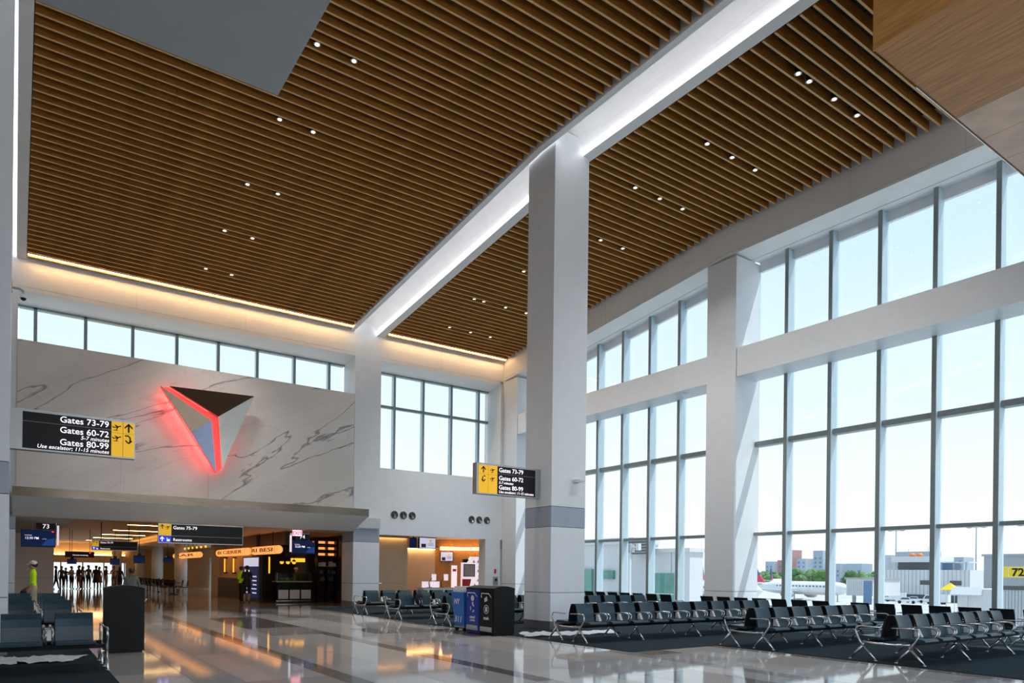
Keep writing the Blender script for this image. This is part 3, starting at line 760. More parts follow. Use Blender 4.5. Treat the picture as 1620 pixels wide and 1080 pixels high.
box(-0.13, 0.13, -0.08, 0, 0, 0.42).build('box', 'steel', t); MB().lathe([(0.07, -0.10), (0.07, -0.08)], (0, 0, 0.26), 'y', 12).build('dial', 'black_matte', t)
box(-0.06, 0.06, -0.015, 0, 0.58, 0.80).build('red_tag', 'paint_red', t)

# ------------------------------------------------------------------ seating
def seat_meshes():
    d = {}
    W = 0.27
    m = MB()          # cushion: slightly rolled front edge
    prof = [(0.12, 0.395), (0.12, 0.445), (0.40, 0.455), (0.56, 0.462), (0.615, 0.445), (0.63, 0.415), (0.60, 0.395)]
    m.prism(prof, 'x', -W + 0.01, W - 0.01); d['seat'] = m.mesh('seat', 'leather')
    m = MB()          # backrest: curved sheet
    pr = [(0.15, 0.40), (0.125, 0.52), (0.105, 0.66), (0.07, 0.78), (0.03, 0.865)]
    n = 5; T = 0.028
    for i in range(len(pr) - 1):
        for j in range(n):
            def P(k, jj, off):
                x = -W + 0.015 + (2 * W - 0.03) * jj / n; c = 0.018 * ((2 * jj / n - 1) ** 2)
                return (x, pr[k][0] + c + off, pr[k][1])
            a = [P(i, j, T), P(i, j + 1, T), P(i + 1, j + 1, T), P(i + 1, j, T)]; b = [P(i, j, 0), P(i, j + 1, 0), P(i + 1, j + 1, 0), P(i + 1, j, 0)]
            m.add(a, [(3, 2, 1, 0)], 0); m.add(b, [(0, 1, 2, 3)], 1)
            if i == len(pr) - 2: m.add([b[3], b[2], a[2], a[3]], [(0, 1, 2, 3)], 0)
            if i == 0: m.add([b[0], b[1], a[1], a[0]], [(3, 2, 1, 0)], 0)
            if j == 0: m.add([b[0], a[0], a[3], b[3]], [(0, 1, 2, 3)], 1)
            if j == n - 1: m.add([b[1], a[1], a[2], b[2]], [(3, 2, 1, 0)], 1)
    d['backrest'] = m.mesh('backrest', ['leather', 'leather_back'], True)
    m = MB(); m.tube([(0, 0.14, 0.625), (0, 0.36, 0.645), (0, 0.50, 0.64), (0, 0.565, 0.60), (0, 0.575, 0.55), (0, 0.545, 0.47), (0, 0.49, 0.395)], [0.016, 0.017, 0.018, 0.018, 0.018, 0.018, 0.018], 6, flat=1.0)
    d['armrest'] = m.mesh('armrest', 'chrome', True)
    m = MB(); m.prism([(0.16, 0.46), (0.30, 0.46), (0.22, 0.62), (0.17, 0.62)], 'x', -0.035, 0.035, 0)
    for z in (0.49, 0.535, 0.58):
        y = 0.30 - (z - 0.46) / 0.16 * 0.08
        m.hexa([(-0.02, y - 0.01, z - 0.014), (0.02, y - 0.01, z - 0.014), (0.02, y + 0.004, z - 0.014), (-0.02, y + 0.004, z - 0.014)], [(-0.02, y - 0.022, z + 0.014), (0.02, y - 0.022, z + 0.014), (0.02, y - 0.008, z + 0.014), (-0.02, y - 0.008, z + 0.014)], 1)
    d['outlet'] = m.mesh('power_outlet', ['paint_white', 'black_matte'])
    m = MB()          # splayed leg pair
    for y0 in (0.685, 0.19): m.tube([(0, y0, 0.016), (0, 0.43, 0.29)], [0.02, 0.026], 6)
    m.tube([(0, 0.43, 0.27), (0, 0.43, 0.34)], 0.028, 6)
    for y0 in (0.685, 0.19): m.lathe([(0.03, 0.0), (0.03, 0.02)], (0, y0, 0), n=8)
    d['leg'] = m.mesh('leg', 'chrome', True)
    m = MB(); m.tube([(0, 0.43, 0.28), (0, 0.50, 0.38), (0, 0.575, 0.52), (0, 0.58, 0.58), (0, 0.55, 0.635), (0, 0.48, 0.65), (0, 0.10, 0.64)], [0.026, 0.024, 0.022, 0.02, 0.02, 0.018, 0.016], 6)
    d['endarm'] = m.mesh('armrest', 'chrome', True)
    m = MB(); m.tube([(0, -0.43, 0.36), (0, -0.2, 0.335), (0, 0.2, 0.335), (0, 0.43, 0.36)], 0.022, 6)
    d['cross'] = m.mesh('crossbar', 'chrome', True)
    return d
SM = seat_meshes()
PITCH = 0.69
def bench(label, loc, n, rz=0.0, sides=(1, -1), outlets=True, group='rows of beam seating'):
    t = thing('beam_seating', label, 'seating', (loc[0], loc[1], 0.012), rz, group)
    L = n * PITCH
    for s in sides:
        r = (0, 0, 0 if s > 0 else PI)
        for i in range(n):
            x = 0.10 + PITCH * (i + 0.5)
            inst('seat', SM['seat'], t, (x, 0, 0), r); inst('backrest', SM['backrest'], t, (x, 0, 0), r)
            if i: 
                for dx in (-0.045, 0.045): inst('armrest', SM['armrest'], t, (0.10 + PITCH * i + dx, 0, 0), r)
                if outlets: inst('power_outlet', SM['outlet'], t, (0.10 + PITCH * i, 0, 0), r)
        for x in (0.03, L + 0.17):
            inst('leg', SM['leg'], t, (x, 0, 0), r); inst('armrest', SM['endarm'], t, (x, 0, 0), r)
        k = 2.5
        while k < n - 1:
            inst('leg', SM['leg'], t, (0.10 + PITCH * k, 0, 0), r); k += 3
        b = box(0.03, L + 0.17, 0.36 * s - 0.03, 0.36 * s + 0.03, 0.325, 0.385).build('beam', 'black_matte', t)
    if len(sides) == 2:
        for x in (0.03, L + 0.17): inst('crossbar', SM['cross'], t, (x, 0, 0))
    return t
bench('long back-to-back seat row starting beside the centre column', (10.55, 12.75), 11)
bench('back-to-back seat row right of centre, second from the right edge', (13.12, 9.72), 7)
bench('back-to-back seat row nearest the right edge', (13.2, 6.72), 7)
bench('seat row behind the centre column, partly under plastic', (13.0, 17.45), 7)
bench('back-to-back seats in front of the far column', (10.33, 24.38), 7)
bench('back-to-back seats with a black backpack, middle of three by the alcove', (10.33, 21.65), 7)
bench('back-to-back seats behind the recycling bins', (10.33, 18.45), 7)
bench('front row of seats at the lower left corner', (1.22, 13.2), 3, PI)
bench('second row of seats behind the lower left corner', (1.22, 18.45), 3, PI)
bench('third row of seats at the left edge', (1.22, 20.85), 3, PI)
bench('farthest row of seats at the left edge', (1.22, 23.4), 3, PI)
bench('single row facing the window, nearest the right edge', (19.1, 5.2), 8, PI / 2, (-1,), False)
bench('single row facing the window, in front of the wall column', (19.1, 11.2), 7, PI / 2, (-1,), False)
bench('single row facing the window in the far bay', (19.1, 17.2), 8, PI / 2, (-1,), False)

t = thing('backpack', 'black backpack standing on a seat near the alcove', 'bag', (11.15, 21.25, 0.47))
MB().blob((0, 0, 0.21), (0.17, 0.11, 0.22), nu=12, nv=8).build('body', 'cloth_black', t, True)
MB().blob((0, -0.11, 0.14), (0.12, 0.05, 0.11), nu=10, nv=6).build('pocket', 'cloth_navy', t, True)
MB().tube([(-0.05, 0, 0.42), (-0.03, 0, 0.47), (0.03, 0, 0.47), (0.05, 0, 0.42)], 0.012, 6).build('handle', 'cloth_black', t)

# ------------------------------------------------------------------ bins
def bin_unit(name, label, x0, y0, w, d, h, face, bodym, facing='W'):
    t = thing(name, label, 'bin', (x0 + w / 2, y0 + d / 2, 0.0)); a, b = w / 2, d / 2
    box(-a, a, -b, b, 0.03, h - 0.10).build('body', bodym, t)
    m = MB(); n = 8          # arched lid, arch spans x
    pts = [(-a - 0.005, h - 0.10)] + [(-a - 0.005 + (w + 0.01) * k / n, h - 0.10 + 0.045 + 0.055 * math.sin(PI * k / n)) for k in range(n + 1)] + [(a + 0.005, h - 0.10)]
    m.prism(pts[::-1], 'y', -b - 0.005, b + 0.005); m.build('lid', 'black_matte' if bodym != 'bin_blue' else 'black_matte', t)
    box(-a + 0.03, a - 0.03, -b + 0.03, b - 0.03, 0, 0.03).build('base', 'rubber', t)
    return t, a, b
tr, a, b = bin_unit('trash_bin', 'black trash compactor bin with white trash symbol', 9.76, 14.64, 0.63, 0.645, 1.25, 'W', 'black_matte')
rc, a, b = bin_unit('recycling_bin', 'dark blue recycling bin beside the black trash bin', 9.76, 15.30, 0.63, 0.645, 1.25, 'W', 'bin_blue')
for t, wd, isb in ((tr, 'trash', False), (rc, 'mixed', True)):
    pn = box(-a - 0.014, -a, -b + 0.03, b - 0.02, 0.06, 1.13).build('front_panel', 'bin_blue' if isb else 'black_gloss', t)
    MB().tube([(-a - 0.02, 0.22, 0.96), (-a - 0.05, 0.17, 1.06), (-a - 0.05, -0.17, 1.06), (-a - 0.02, -0.24, 0.96)], 0.016, 6).build('hopper_handle', 'chrome', t)
    box(-a - 0.03, -a - 0.012, -b + 0.06, b - 0.05, 0.10, 0.22).build('foot_pedal', 'chrome', t)
    text(pn, wd, 0.12 if not isb else 0.10, (-a - 0.0155, 0, 0.40), 'paint_white', 'W', 'CENTER', bold=0.02)
    if isb: text(pn, 'recycling', 0.07, (-a - 0.0155, 0, 0.33), 'paint_white', 'W', 'CENTER', bold=0.02)
    m = MB(); zc = 0.66
    if isb:
        for k in range(3):
            q = 2 * PI * k / 3 + PI / 2
            p = [(0.05, 0.085), (0.105, 0.0), (0.06, -0.04), (0.01, 0.05)]
            for r0, r1, s0, s1 in ((0.07, 0.11, -0.45, 0.45),):
                ring = [(r1 * math.sin(q + s0), r1 * math.cos(q + s0)), (r1 * math.sin(q), r1 * math.cos(q)), (r1 * math.sin(q + s1 + 0.2), r1 * math.cos(q + s1 + 0.2)), (r0 * math.sin(q + s1), r0 * math.cos(q + s1)), (r0 * math.sin(q), r0 * math.cos(q)), (r0 * math.sin(q + s0), r0 * math.cos(q + s0))]
                m.prism([(y_, zc + z_) for y_, z_ in ring], 'x', -a - 0.018, -a - 0.014)
        m.lathe([(0.075, -a - 0.018), (0.075, -a - 0.014)], (0, 0.0, 0.92), 'x', 16)
        m.prism([(0.03, 0.79), (-0.02, 0.83), (-0.05, 0.78), (-0.01, 0.73)], 'x', -a - 0.018, -a - 0.014)
    else:
        m.lathe([(0.10, -a - 0.018), (0.115, -a - 0.018), (0.115, -a - 0.014), (0.10, -a - 0.014)], (0, 0, zc), 'x', 20, cap=False)
        m.box(-a - 0.018, -a - 0.014, -0.045, 0.045, zc - 0.06, zc + 0.035); m.box(-a - 0.018, -a - 0.014, -0.055, 0.055, zc + 0.042, zc + 0.06)
        m.prism([(-0.05, 0.88), (0.08, 0.84), (0.09, 0.93), (-0.02, 0.99)], 'x', -a - 0.018, -a - 0.014)
    m.build('symbol', 'paint_white', pn)
t, a, b = bin_unit('trash_bin', 'large black bin seen from behind, beside the left seats', 1.40, 15.08, 0.635, 0.66, 1.27, 'W', 'black_matte')
box(-a - 0.004, -a, -0.01, 0.01, 0.1, 1.1).build('seam', 'joint', t)
MB().tube([(a, 0.2, 0.95), (a + 0.05, 0.15, 1.0), (a + 0.05, -0.15, 1.0), (a, -0.2, 0.95)], 0.014, 6).build('hopper_handle', 'chrome', t)
box(a, a + 0.03, -0.2, 0.2, 0.16, 0.24).build('foot_pedal', 'chrome', t)

t = thing('plastic_tub', 'bright blue plastic tub cart with white lettering behind the recycling bin', 'tub', (10.02, 16.42, 0.0))
MB().hexa([(-0.18, -0.24, 0.14), (0.24, -0.24, 0.14), (0.24, 0.24, 0.14), (-0.18, 0.24, 0.14)], [(-0.26, -0.32, 1.02), (0.30, -0.32, 1.02), (0.30, 0.32, 1.02), (-0.26, 0.32, 1.02)]).build('tub', 'tub_blue', t)
MB().box(-0.29, 0.33, -0.35, 0.35, 1.02, 1.06).build('rim', 'tub_blue', t)
for x in (-0.14, 0.2):
    for y in (-0.2, 0.2): MB().lathe([(0.06, -0.02), (0.06, 0.02)], (x, y, 0.06), 'y', 10).build('wheel', 'rubber', t)
box(-0.2, 0.26, -0.26, 0.26, 0.10, 0.14).build('frame', 'steel', t)
text(t, 'NY', 0.20, (-0.262, 0.03, 0.74), 'paint_white', 'W', 'CENTER').rotation_euler = (PI / 2 - 0.09, 0, -PI / 2)
text(t, '311', 0.26, (-0.215, 0.02, 0.25), 'paint_white', 'W', 'CENTER').rotation_euler = (PI / 2 - 0.09, 0, -PI / 2)
for k in range(3):
    tag(box(9.78 + 0.02 * k, 10.28 - 0.01 * k, 16.14 + 0.03 * k, 16.68, 1.06 + 0.05 * k, 1.108 + 0.05 * k).build('folded_towel', ['paint_white', 'plastic_sheet', 'cloth_white'][k]),
        ['white folded bundle at the bottom of the stack on the blue tub', 'pale folded bundle in the middle of the stack on the blue tub', 'off-white folded bundle on top of the blue tub'][k], 'bundle', 'bundles on the tub')

# plastic sheets
def sheet(label, poly, z, amp, seed):
    rnd = random.Random(seed); m = MB(); n, k = 22, 8
    (ax, ay), (bx, by), (cx, cy), (dx, dy) = poly
    vs = []
    for i in range(n + 1):
        for j in range(k + 1):
            u, v = i / n, j / k
            x = (ax * (1 - u) + bx * u) * (1 - v) + (dx * (1 - u) + cx * u) * v + rnd.uniform(-0.05, 0.05)
            y_ = (ay * (1 - u) + by * u) * (1 - v) + (dy * (1 - u) + cy * u) * v + rnd.uniform(-0.05, 0.05)
            vs.append((x, y_, z + abs(rnd.gauss(0, amp))))
    m.add(vs, [(i * (k + 1) + j, (i + 1) * (k + 1) + j, (i + 1) * (k + 1) + j + 1, i * (k + 1) + j + 1) for i in range(n) for j in range(k)])
    o = m.build('plastic_sheet', 'plastic_sheet', None, True)
    return tag(o, label, 'plastic sheet')
sheet('crumpled clear plastic sheet on the floor beside the centre column', [(10.3, 13.9), (13.4, 13.75), (13.5, 14.6), (10.7, 14.9)], 0.016, 0.022, 3)
sheet('crumpled white plastic sheet on the carpet under the lower left seats', [(-0.6, 14.1), (0.75, 13.9), (1.1, 14.85), (-0.6, 15.1)], 0.016, 0.018, 4)
def cover():
    rnd = random.Random(9); m = MB(); xs = [13.0 + 0.07 * i for i in range(28)]
    prof = [(16.85, 0.50), (17.12, 0.56), (17.33, 0.72), (17.42, 0.92), (17.52, 0.92), (17.62, 0.7)]
    vs = []
    for i, x in enumerate(xs):
        for j, (y_, z) in enumerate(prof):
            vs.append((x, y_ + rnd.gauss(0, 0.018), z + rnd.gauss(0, 0.018)))
    k = len(prof)
    m.add(vs, [(i * k + j, (i + 1) * k + j, (i + 1) * k + j + 1, i * k + j + 1) for i in range(len(xs) - 1) for j in range(k - 1)])
    tag(m.build('plastic_cover', 'plastic_sheet', None, True), 'white plastic cover draped over seats behind the centre column', 'plastic sheet')
cover()

# ------------------------------------------------------------------ concourse beyond the opening
cc = struct('ceiling_concourse', 'warm-lit stepped ceiling of the concourse beyond', 'ceiling', box(1.7, 8.5, 29.62, 76, 3.85, 3.95), 'warm_ceiling')
box(-6, 1.7, 29.62, 76, 3.33, 3.5).build('low_soffit', 'soffit_grey', cc)
box(8.5, 13.4, 29.62, 76, 3.33, 3.5).build('low_soffit', 'warm_wall', cc)
box(1.66, 1.7, 29.62, 76, 3.5, 3.86).build('tray_side', 'warm_ceiling', cc)
MB().prism([(8.05, 3.33), (8.5, 3.33), (8.5, 3.86), (8.46, 3.86), (8.42, 3.42), (8.10, 3.40), (8.09, 3.50), (8.05, 3.50)], 'y', 29.62, 76).build('tray_side', 'warm_wall', cc)
box(1.7, 8.5, 29.56, 29.62, 3.33, 3.95).build('tray_side', 'soffit_grey', cc)
box(-6, 13.4, 29.35, 29.62, 3.5, 3.95).build('header', 'soffit_grey', cc)
tag(box(8.14, 8.22, 30.5, 75, 3.408, 3.43).build('cove_light', 'lamp_alcove'), 'warm cove light running along the concourse ceiling step', 'light')
for k in range(6):
    yy = 34.6 + 6.5 * k
    o = thing('linear_light', 'thin warm ceiling light bar across the concourse, %s from the opening' % ('first', 'second', 'third', 'fourth', 'fifth', 'sixth')[k], 'light', (6.0, yy, 3.85), 0, 'linear lights')
    box(-1.3, 1.3, -0.05, 0.05, -0.03, 0).build('housing', 'warm_ceiling', o); box(-1.28, 1.28, -0.035, 0.035, -0.036, -0.03).build('diffuser', 'lamp_warm', o)
wl = struct('wall_concourse_left', 'pale panelled wall behind the gate 73 display', 'wall', box(-5, 1.66, 44.0, 44.3, 1.03, 3.33), 'panel_white')
box(-5, 1.66, 44.0, 44.3, 0.0, 1.02).build('panel', 'panel_white', wl)
box(-5, 1.65, 44.02, 44.3, 1.01, 1.04).build('joint', 'joint', wl)
box(1.36, 1.66, 44.3, 76, 0, 3.33).build('side_wall', 'warm_wall', wl)
struct('wall_concourse_gate', 'pale side wall of the gate area at the far left', 'wall', box(-5.3, -5, 30.9, 44.3, 0, 3.33), 'panel_white')
wf = struct('wall_concourse_far', 'far end wall of the concourse above its windows', 'wall', box(1.36, 13.4, 76, 76.3, 2.05, 3.95), 'warm_wall')
box(8.6, 13.4, 76, 76.3, 0, 2.05).build('side_panel', 'warm_wall', wf)
tag(box(1.7, 8.5, 75.7, 75.75, 2.75, 2.80).build('cove_light', 'lamp_warm'), 'warm light line over the far concourse windows', 'light')
box(1.7, 8.5, 75.72, 76, 2.70, 2.76).build('ledge', 'warm_wall', wf)
wn = struct('window_5', 'bright windows at the far end of the concourse', 'window')
for x in (1.7, 3.4, 5.1, 6.8, 8.5): box(x - 0.05, x + 0.05, 75.95, 76.1, 0, 2.05).build('mullion', 'mullion', wn)
for x in (1.7, 3.4, 5.1, 6.8): box(x + 0.05, x + 1.65, 76.0, 76.02, 0.02, 2.05).build('pane', 'glass', wn)
wrc = struct('wall_concourse_right', 'right side wall of the concourse behind the stalls', 'wall', box(13.3, 13.41, 30.82, 50, 0, 3.33), 'dark_brown')
box(13.1, 13.4, 62, 76, 0, 3.33).build('end_wall', 'warm_wall', wrc)
box(13.1, 13.4, 50, 62, 2.5, 3.33).build('lintel', 'warm_wall', wrc)
wn = struct('window_6', 'bright side window of the concourse behind the tables', 'window')
for y_ in (50, 53, 56, 59, 62): box(13.15, 13.3, y_ - 0.05, y_ + 0.05, 0, 2.5).build('mullion', 'mullion', wn)
for y_ in (50, 53, 56, 59): box(13.2, 13.22, y_ + 0.05, y_ + 2.95, 0.02, 2.5).build('pane', 'glass', wn)
MB().tube([(12.7, 51, 0), (12.9, 54.5, 3.33)], 0.12, 8).build('brace', 'panel_white', wn)
for i, (x, y_, r) in enumerate(((9.6, 54.4, 0.42), (9.4, 63.1, 0.42), (9.2, 71.0, 0.42), (7.6, 73.5, 0.40))):
    c = thing('round_column', ('nearest round white column by the dining tables', 'second round white column beyond the tables', 'third round white column near the far windows', 'farthest round white column by the crowd')[i], 'column', (x, y_, 0), 0)
    MB().lathe([(r, 0.16), (r, 3.33 if x > 8.5 else 3.85)], n=20).build('shaft', 'panel_white', c, True); MB().lathe([(r + 0.02, 0), (r + 0.02, 0.16)], n=20).build('base', 'plinth', c)

# food stall along the right of the concourse
st = thing('food_stall', 'dark brown food stall frontage on the right of the concourse', 'stall', (9.9, 40.0, 0))
box(0, 0.25, 4.3, 6.3, 0, 3.3).build('end_post', 'warm_wall', st)
box(0.1, 0.25, -3.2, 4.3, 1.15, 3.3).build('wall_panel', 'warm_wall', st)
box(-0.05, 0.3, -3.2, 4.3, 0, 1.12).build('counter_front', 'dark_brown', st)
box(-0.15, 0.4, -3.2, 4.3, 1.12, 1.17).build('counter_top', 'warm_wall', st)
box(-0.02, 0.3, -8.3, 6.3, 2.75, 3.32).build('fascia', 'dark_brown', st)
box(-0.1, 0.2, -4.0, -3.2, 0, 3.3).build('end_post', 'dark_brown', st)
box(0.2, 3.1, -0.2, 0.0, 0, 3.3).build('back_wall', 'dark_brown', st)
def lantern(label, y0, y1, s, x=9.56, z=2.5, r=0.19):
    L = y1 - y0
    t = thing('lantern_sign', label, 'sign', (x, (y0 + y1) / 2, z)); h = L / 2
    pr = [(0.02, -h), (r * 0.6, -h + 0.05), (r, -h + 0.2), (r, h - 0.2), (r * 0.6, h - 0.05), (0.02, h)]
    MB().lathe(pr, ax='y', n=16).build('shade', 'lamp_orange', t, True)
    for y_ in (-h + 0.25, h - 0.25): MB().lathe([(r + 0.008, y_ - 0.02), (r + 0.012, y_), (r + 0.008, y_ + 0.02)], ax='y', n=16, cap=False).build('band', 'black_matte', t)
    tx = text(t, s, 0.24, (-r - 0.006, 0, -0.08), 'black_matte', 'W', 'CENTER', bold=0.012); tx.scale = (L * 0.78 / max(0.1, tx.dimensions[0]), 1, 1)
    for y_ in (-h * 0.5, h * 0.5): MB().tube([(0, y_, r), (0, y_, 3.33 - z)], 0.015, 6).build('hanger', 'black_matte', t)
lantern('glowing orange lantern sign on the left half of the stall front', 36.4, 43.0, 'BI CIERIER')
lantern('glowing orange lantern sign on the right half of the stall front', 31.4, 35.7, 'RI BESI')
lantern('distant glowing orange lantern sign under the bulbs', 47.8, 56.4, 'BAR')
for k, (y_, lab) in enumerate(((42.6, 'leftmost amber tube light on the stall wall'), (40.6, 'second amber tube light on the stall wall'), (33.6, 'amber tube light right of the menu screen'))):
    t = thing('tube_light', lab, 'light', (9.83 if k < 2 else 9.74, y_, 1.35), 0, 'amber tube lights')
    MB().tube([(0, 0, 0.08), (0, 0, 0.85)], 0.035, 8).build('tube', 'lamp_amber', t); box(-0.05, 0.15 if k < 2 else 0.04, -0.05, 0.05, 0, 0.08).build('socket', 'black_matte', t); box(-0.05, 0.15 if k < 2 else 0.04, -0.05, 0.05, 0.85, 0.92).build('socket', 'black_matte', t)
t = thing('menu_screen', 'tall black standing menu screen with pale header in front of the stall', 'screen', (9.68, 36.3, 0))
box(-0.06, 0.06, -1.5, 1.5, 0, 2.25).build('frame', 'black_gloss', t); box(-0.066, -0.06, -1.35, 1.35, 1.75, 2.18).build('header', 'screen_pale', t); s_ = box(-0.066, -0.06, -1.35, 1.35, 0.2, 1.72).build('menu', 'screen_dark', t)
text(s_, 'breakfast', 0.24, (-0.068, 1.1, 1.45), 'sign_white', 'W')
for k in range(5):
    for q in (0, 1): box(-0.069, -0.066, 0.25 - 1.3 * q, 1.1 - 1.3 * q - 0.1 * (k % 3), 1.22 - 0.2 * k, 1.28 - 0.2 * k).build('menu_line', 'screen_pale', s_)
sc = thing('serving_counter', 'glass-fronted serving counter with white base panels', 'counter', (11.6, 34.6, 0))
box(-1.2, 0.5, -0.05, 0.6, 0.12, 1.0).build('body', 'black_matte', sc); box(-1.25, 0.53, -0.1, 0.65, 1.0, 1.05).build('top', 'warm_wall', sc)
for x in (-1.14, -0.58, -0.02): box(x, x + 0.48, -0.07, -0.05, 0.18, 0.62).build('base_panel', 'paint_white', sc)
box(-1.25, 0.5, -0.12, -0.02, 0.06, 0.11).build('foot_rail', 'chrome', sc)
box(-1.2, 0.5, 0, 0.55, 0.0, 0.12).build('plinth', 'black_matte', sc)
box(-1.2, 0.5, -0.02, 0.0, 1.05, 1.42).build('sneeze_guard', 'glass_green', sc)
for x in (-1.2, -0.35, 0.48): box(x, x + 0.02, -0.02, 0.3, 1.05, 1.44).build('guard_post', 'steel', sc)
for k, x in enumerate((10.7, 11.0, 11.3)):
    tag(MB().blob((x, 34.9, 1.13), (0.14, 0.12, 0.075), jit=0.2).build('salad_tray', 'food_green' if k < 2 else 'cloth_tan'), ('leafy green tray at the left of the serving counter', 'leafy green tray in the middle of the counter', 'pale food tray on the serving counter')[k], 'food', 'trays on the counter')
sh = thing('shelf_unit', 'dark shelving with boxes behind the serving counter', 'shelf', (12.78, 34.4, 0))
for x in (-0.5, 0.0, 0.48): box(x - 0.02, x + 0.02, -0.2, 0.2, 0, 3.2).build('upright', 'black_matte', sh)
for z in (0.3, 0.7, 1.05, 1.4, 1.8, 2.25, 2.55, 2.85): box(-0.5, 0.5, -0.2, 0.2, z - 0.015, z + 0.015).build('shelf', 'warm_wall' if z == 1.8 else 'black_matte', sh)
for z in (2.4, 2.7, 3.0): box(-0.48, 0.48, 0.14, 0.17, z - 0.06, z + 0.06).build('lit_slat', 'lamp_orange', sh)
for k, (x, z, w) in enumerate(((-0.45, 1.815, 0.2), (0.0 - 0.2, 1.815, 0.16), (0.25, 1.815, 0.2), (0.5, 1.815, 0.17), (-0.4, 1.415, 0.18), (0.1, 1.415, 0.15), (0.45, 1.415, 0.2), (-0.3, 1.065, 0.2), (0.3, 1.065, 0.22))):
    tag(box(12.78 + x * 0.75 - w / 2, 12.78 + x * 0.75 + w / 2, 34.25, 34.5, z, z + 0.16 + 0.03 * (k % 3)).build('storage_box', 'cloth_white' if k < 4 else 'cloth_grey'),
        ('pale' if k < 4 else 'grey') + ' storage box on the dark stall shelves, ' + ('upper row' if k < 4 else 'middle row' if k < 7 else 'lower row') + ', ' + ('first', 'second', 'third', 'last', 'first', 'middle', 'last', 'left', 'right')[k], 'box', 'boxes on the stall shelves')
for k in range(3):
    t = thing('pendant_lamp', ('left', 'middle', 'right')[k] + ' amber globe pendant over the serving counter', 'lamp', (10.72 + 0.3 * k, 34.9, 1.98), 0, 'globe pendants')
    MB().blob((0, 0, 0), (0.10, 0.10, 0.10)).build('globe', 'lamp_amber', t, True); MB().lathe([(0.11, 0.03), (0.07, 0.1), (0.02, 0.14)], n=12).build('shade', 'black_matte', t); MB().tube([(0, 0, 0.12), (0, 0, 1.35)], 0.01, 5).build('cord', 'black_matte', t)
t = thing('menu_boards', 'row of small dark menu boards with lit amber strip above the counter', 'menu board', (11.5, 35.3, 1.95))
for k in range(3): box(-0.5 + 0.36 * k, -0.18 + 0.36 * k, -0.03, 0.03, 0.32, 0.75).build('board', 'dark_brown', t)
box(-0.2, 0.5, -0.04, 0.04, 0.05, 0.24).build('lit_strip', 'lamp_amber', t)
for x in (-0.45, 0.5): MB().tube([(x, 0, 0.24 if x > 0 else 0.7), (x, 0, 1.38)], 0.012, 5).build('hanger', 'black_matte', t)
for k in range(6):
    t = thing('bulb', 'small glowing round bulb, ' + ('first', 'second', 'third', 'fourth', 'fifth', 'sixth')[k] + ' of the row over the distant lantern', 'lamp', (9.62, 46.6 + 1.3 * k, 2.98), 0, 'bulb row')
    MB().blob((0, 0, 0), (0.07, 0.07, 0.08), nu=8, nv=6).build('glass', 'lamp_amber', t, True); MB().tube([(0, 0, 0.06), (0, 0, 0.35)], 0.012, 5).build('cord', 'black_matte', t)

# dining tables and stools in the distance
TBL = MB(); TBL.lathe([(0.38, 0.72), (0.38, 0.75)], n=14); TBT = TBL.mesh('table_top', 'dark_brown')
TBS = MB().lathe([(0.04, 0.03), (0.035, 0.72)], n=8).mesh('pedestal', 'black_matte'); TBB = MB().lathe([(0.26, 0), (0.24, 0.03)], n=12).mesh('base', 'black_matte')
CSE = box(-0.21, 0.21, -0.21, 0.21, 0.43, 0.47).mesh('seat', 'black_matte'); CBK = MB().hexa([(-0.2, 0.19, 0.5), (0.2, 0.19, 0.5), (0.2, 0.22, 0.5), (-0.2, 0.22, 0.5)], [(-0.2, 0.24, 0.86), (0.2, 0.24, 0.86), (0.2, 0.27, 0.86), (-0.2, 0.27, 0.86)]).mesh('backrest', 'black_matte')
CLG = MB().tube([(0, 0, 0), (0, 0, 0.44)], 0.016, 6).mesh('leg', 'steel'); CPO = MB().tube([(0, 0, 0.44), (0, 0.03, 0.6)], 0.012, 5).mesh('back_post', 'steel')
WORD = ('first', 'second', 'third', 'fourth', 'fifth', 'sixth', 'seventh', 'eighth')
for k in range(8):
    yy = 47.2 + 2.3 * k; xx = 7.95 + 0.12 * (k % 2)
    t = thing('dining_table', 'small round dark dining table, %s counting from the stall' % WORD[k], 'table', (xx, yy, 0), 0, 'dining tables in the concourse')
    inst('table_top', TBT, t); inst('pedestal', TBS, t); inst('base', TBB, t)
    for q, (dx, dy, rz) in enumerate(((-0.55, 0, PI / 2), (0.55, 0, -PI / 2), (0, 0.6, 0))):
        c = thing('dining_chair', 'dark dining chair %s the %s table from the stall' % (('left of', 'right of', 'behind')[q], WORD[k]), 'chair', (xx + dx, yy + dy, 0), rz, 'dining chairs in the concourse')
        inst('seat', CSE, c); inst('backrest', CBK, c)
        for lx in (-0.18, 0.18):
            inst('back_post', CPO, c, (lx, 0.18, 0))
            for ly in (-0.18, 0.18): inst('leg', CLG, c, (lx, ly, 0))

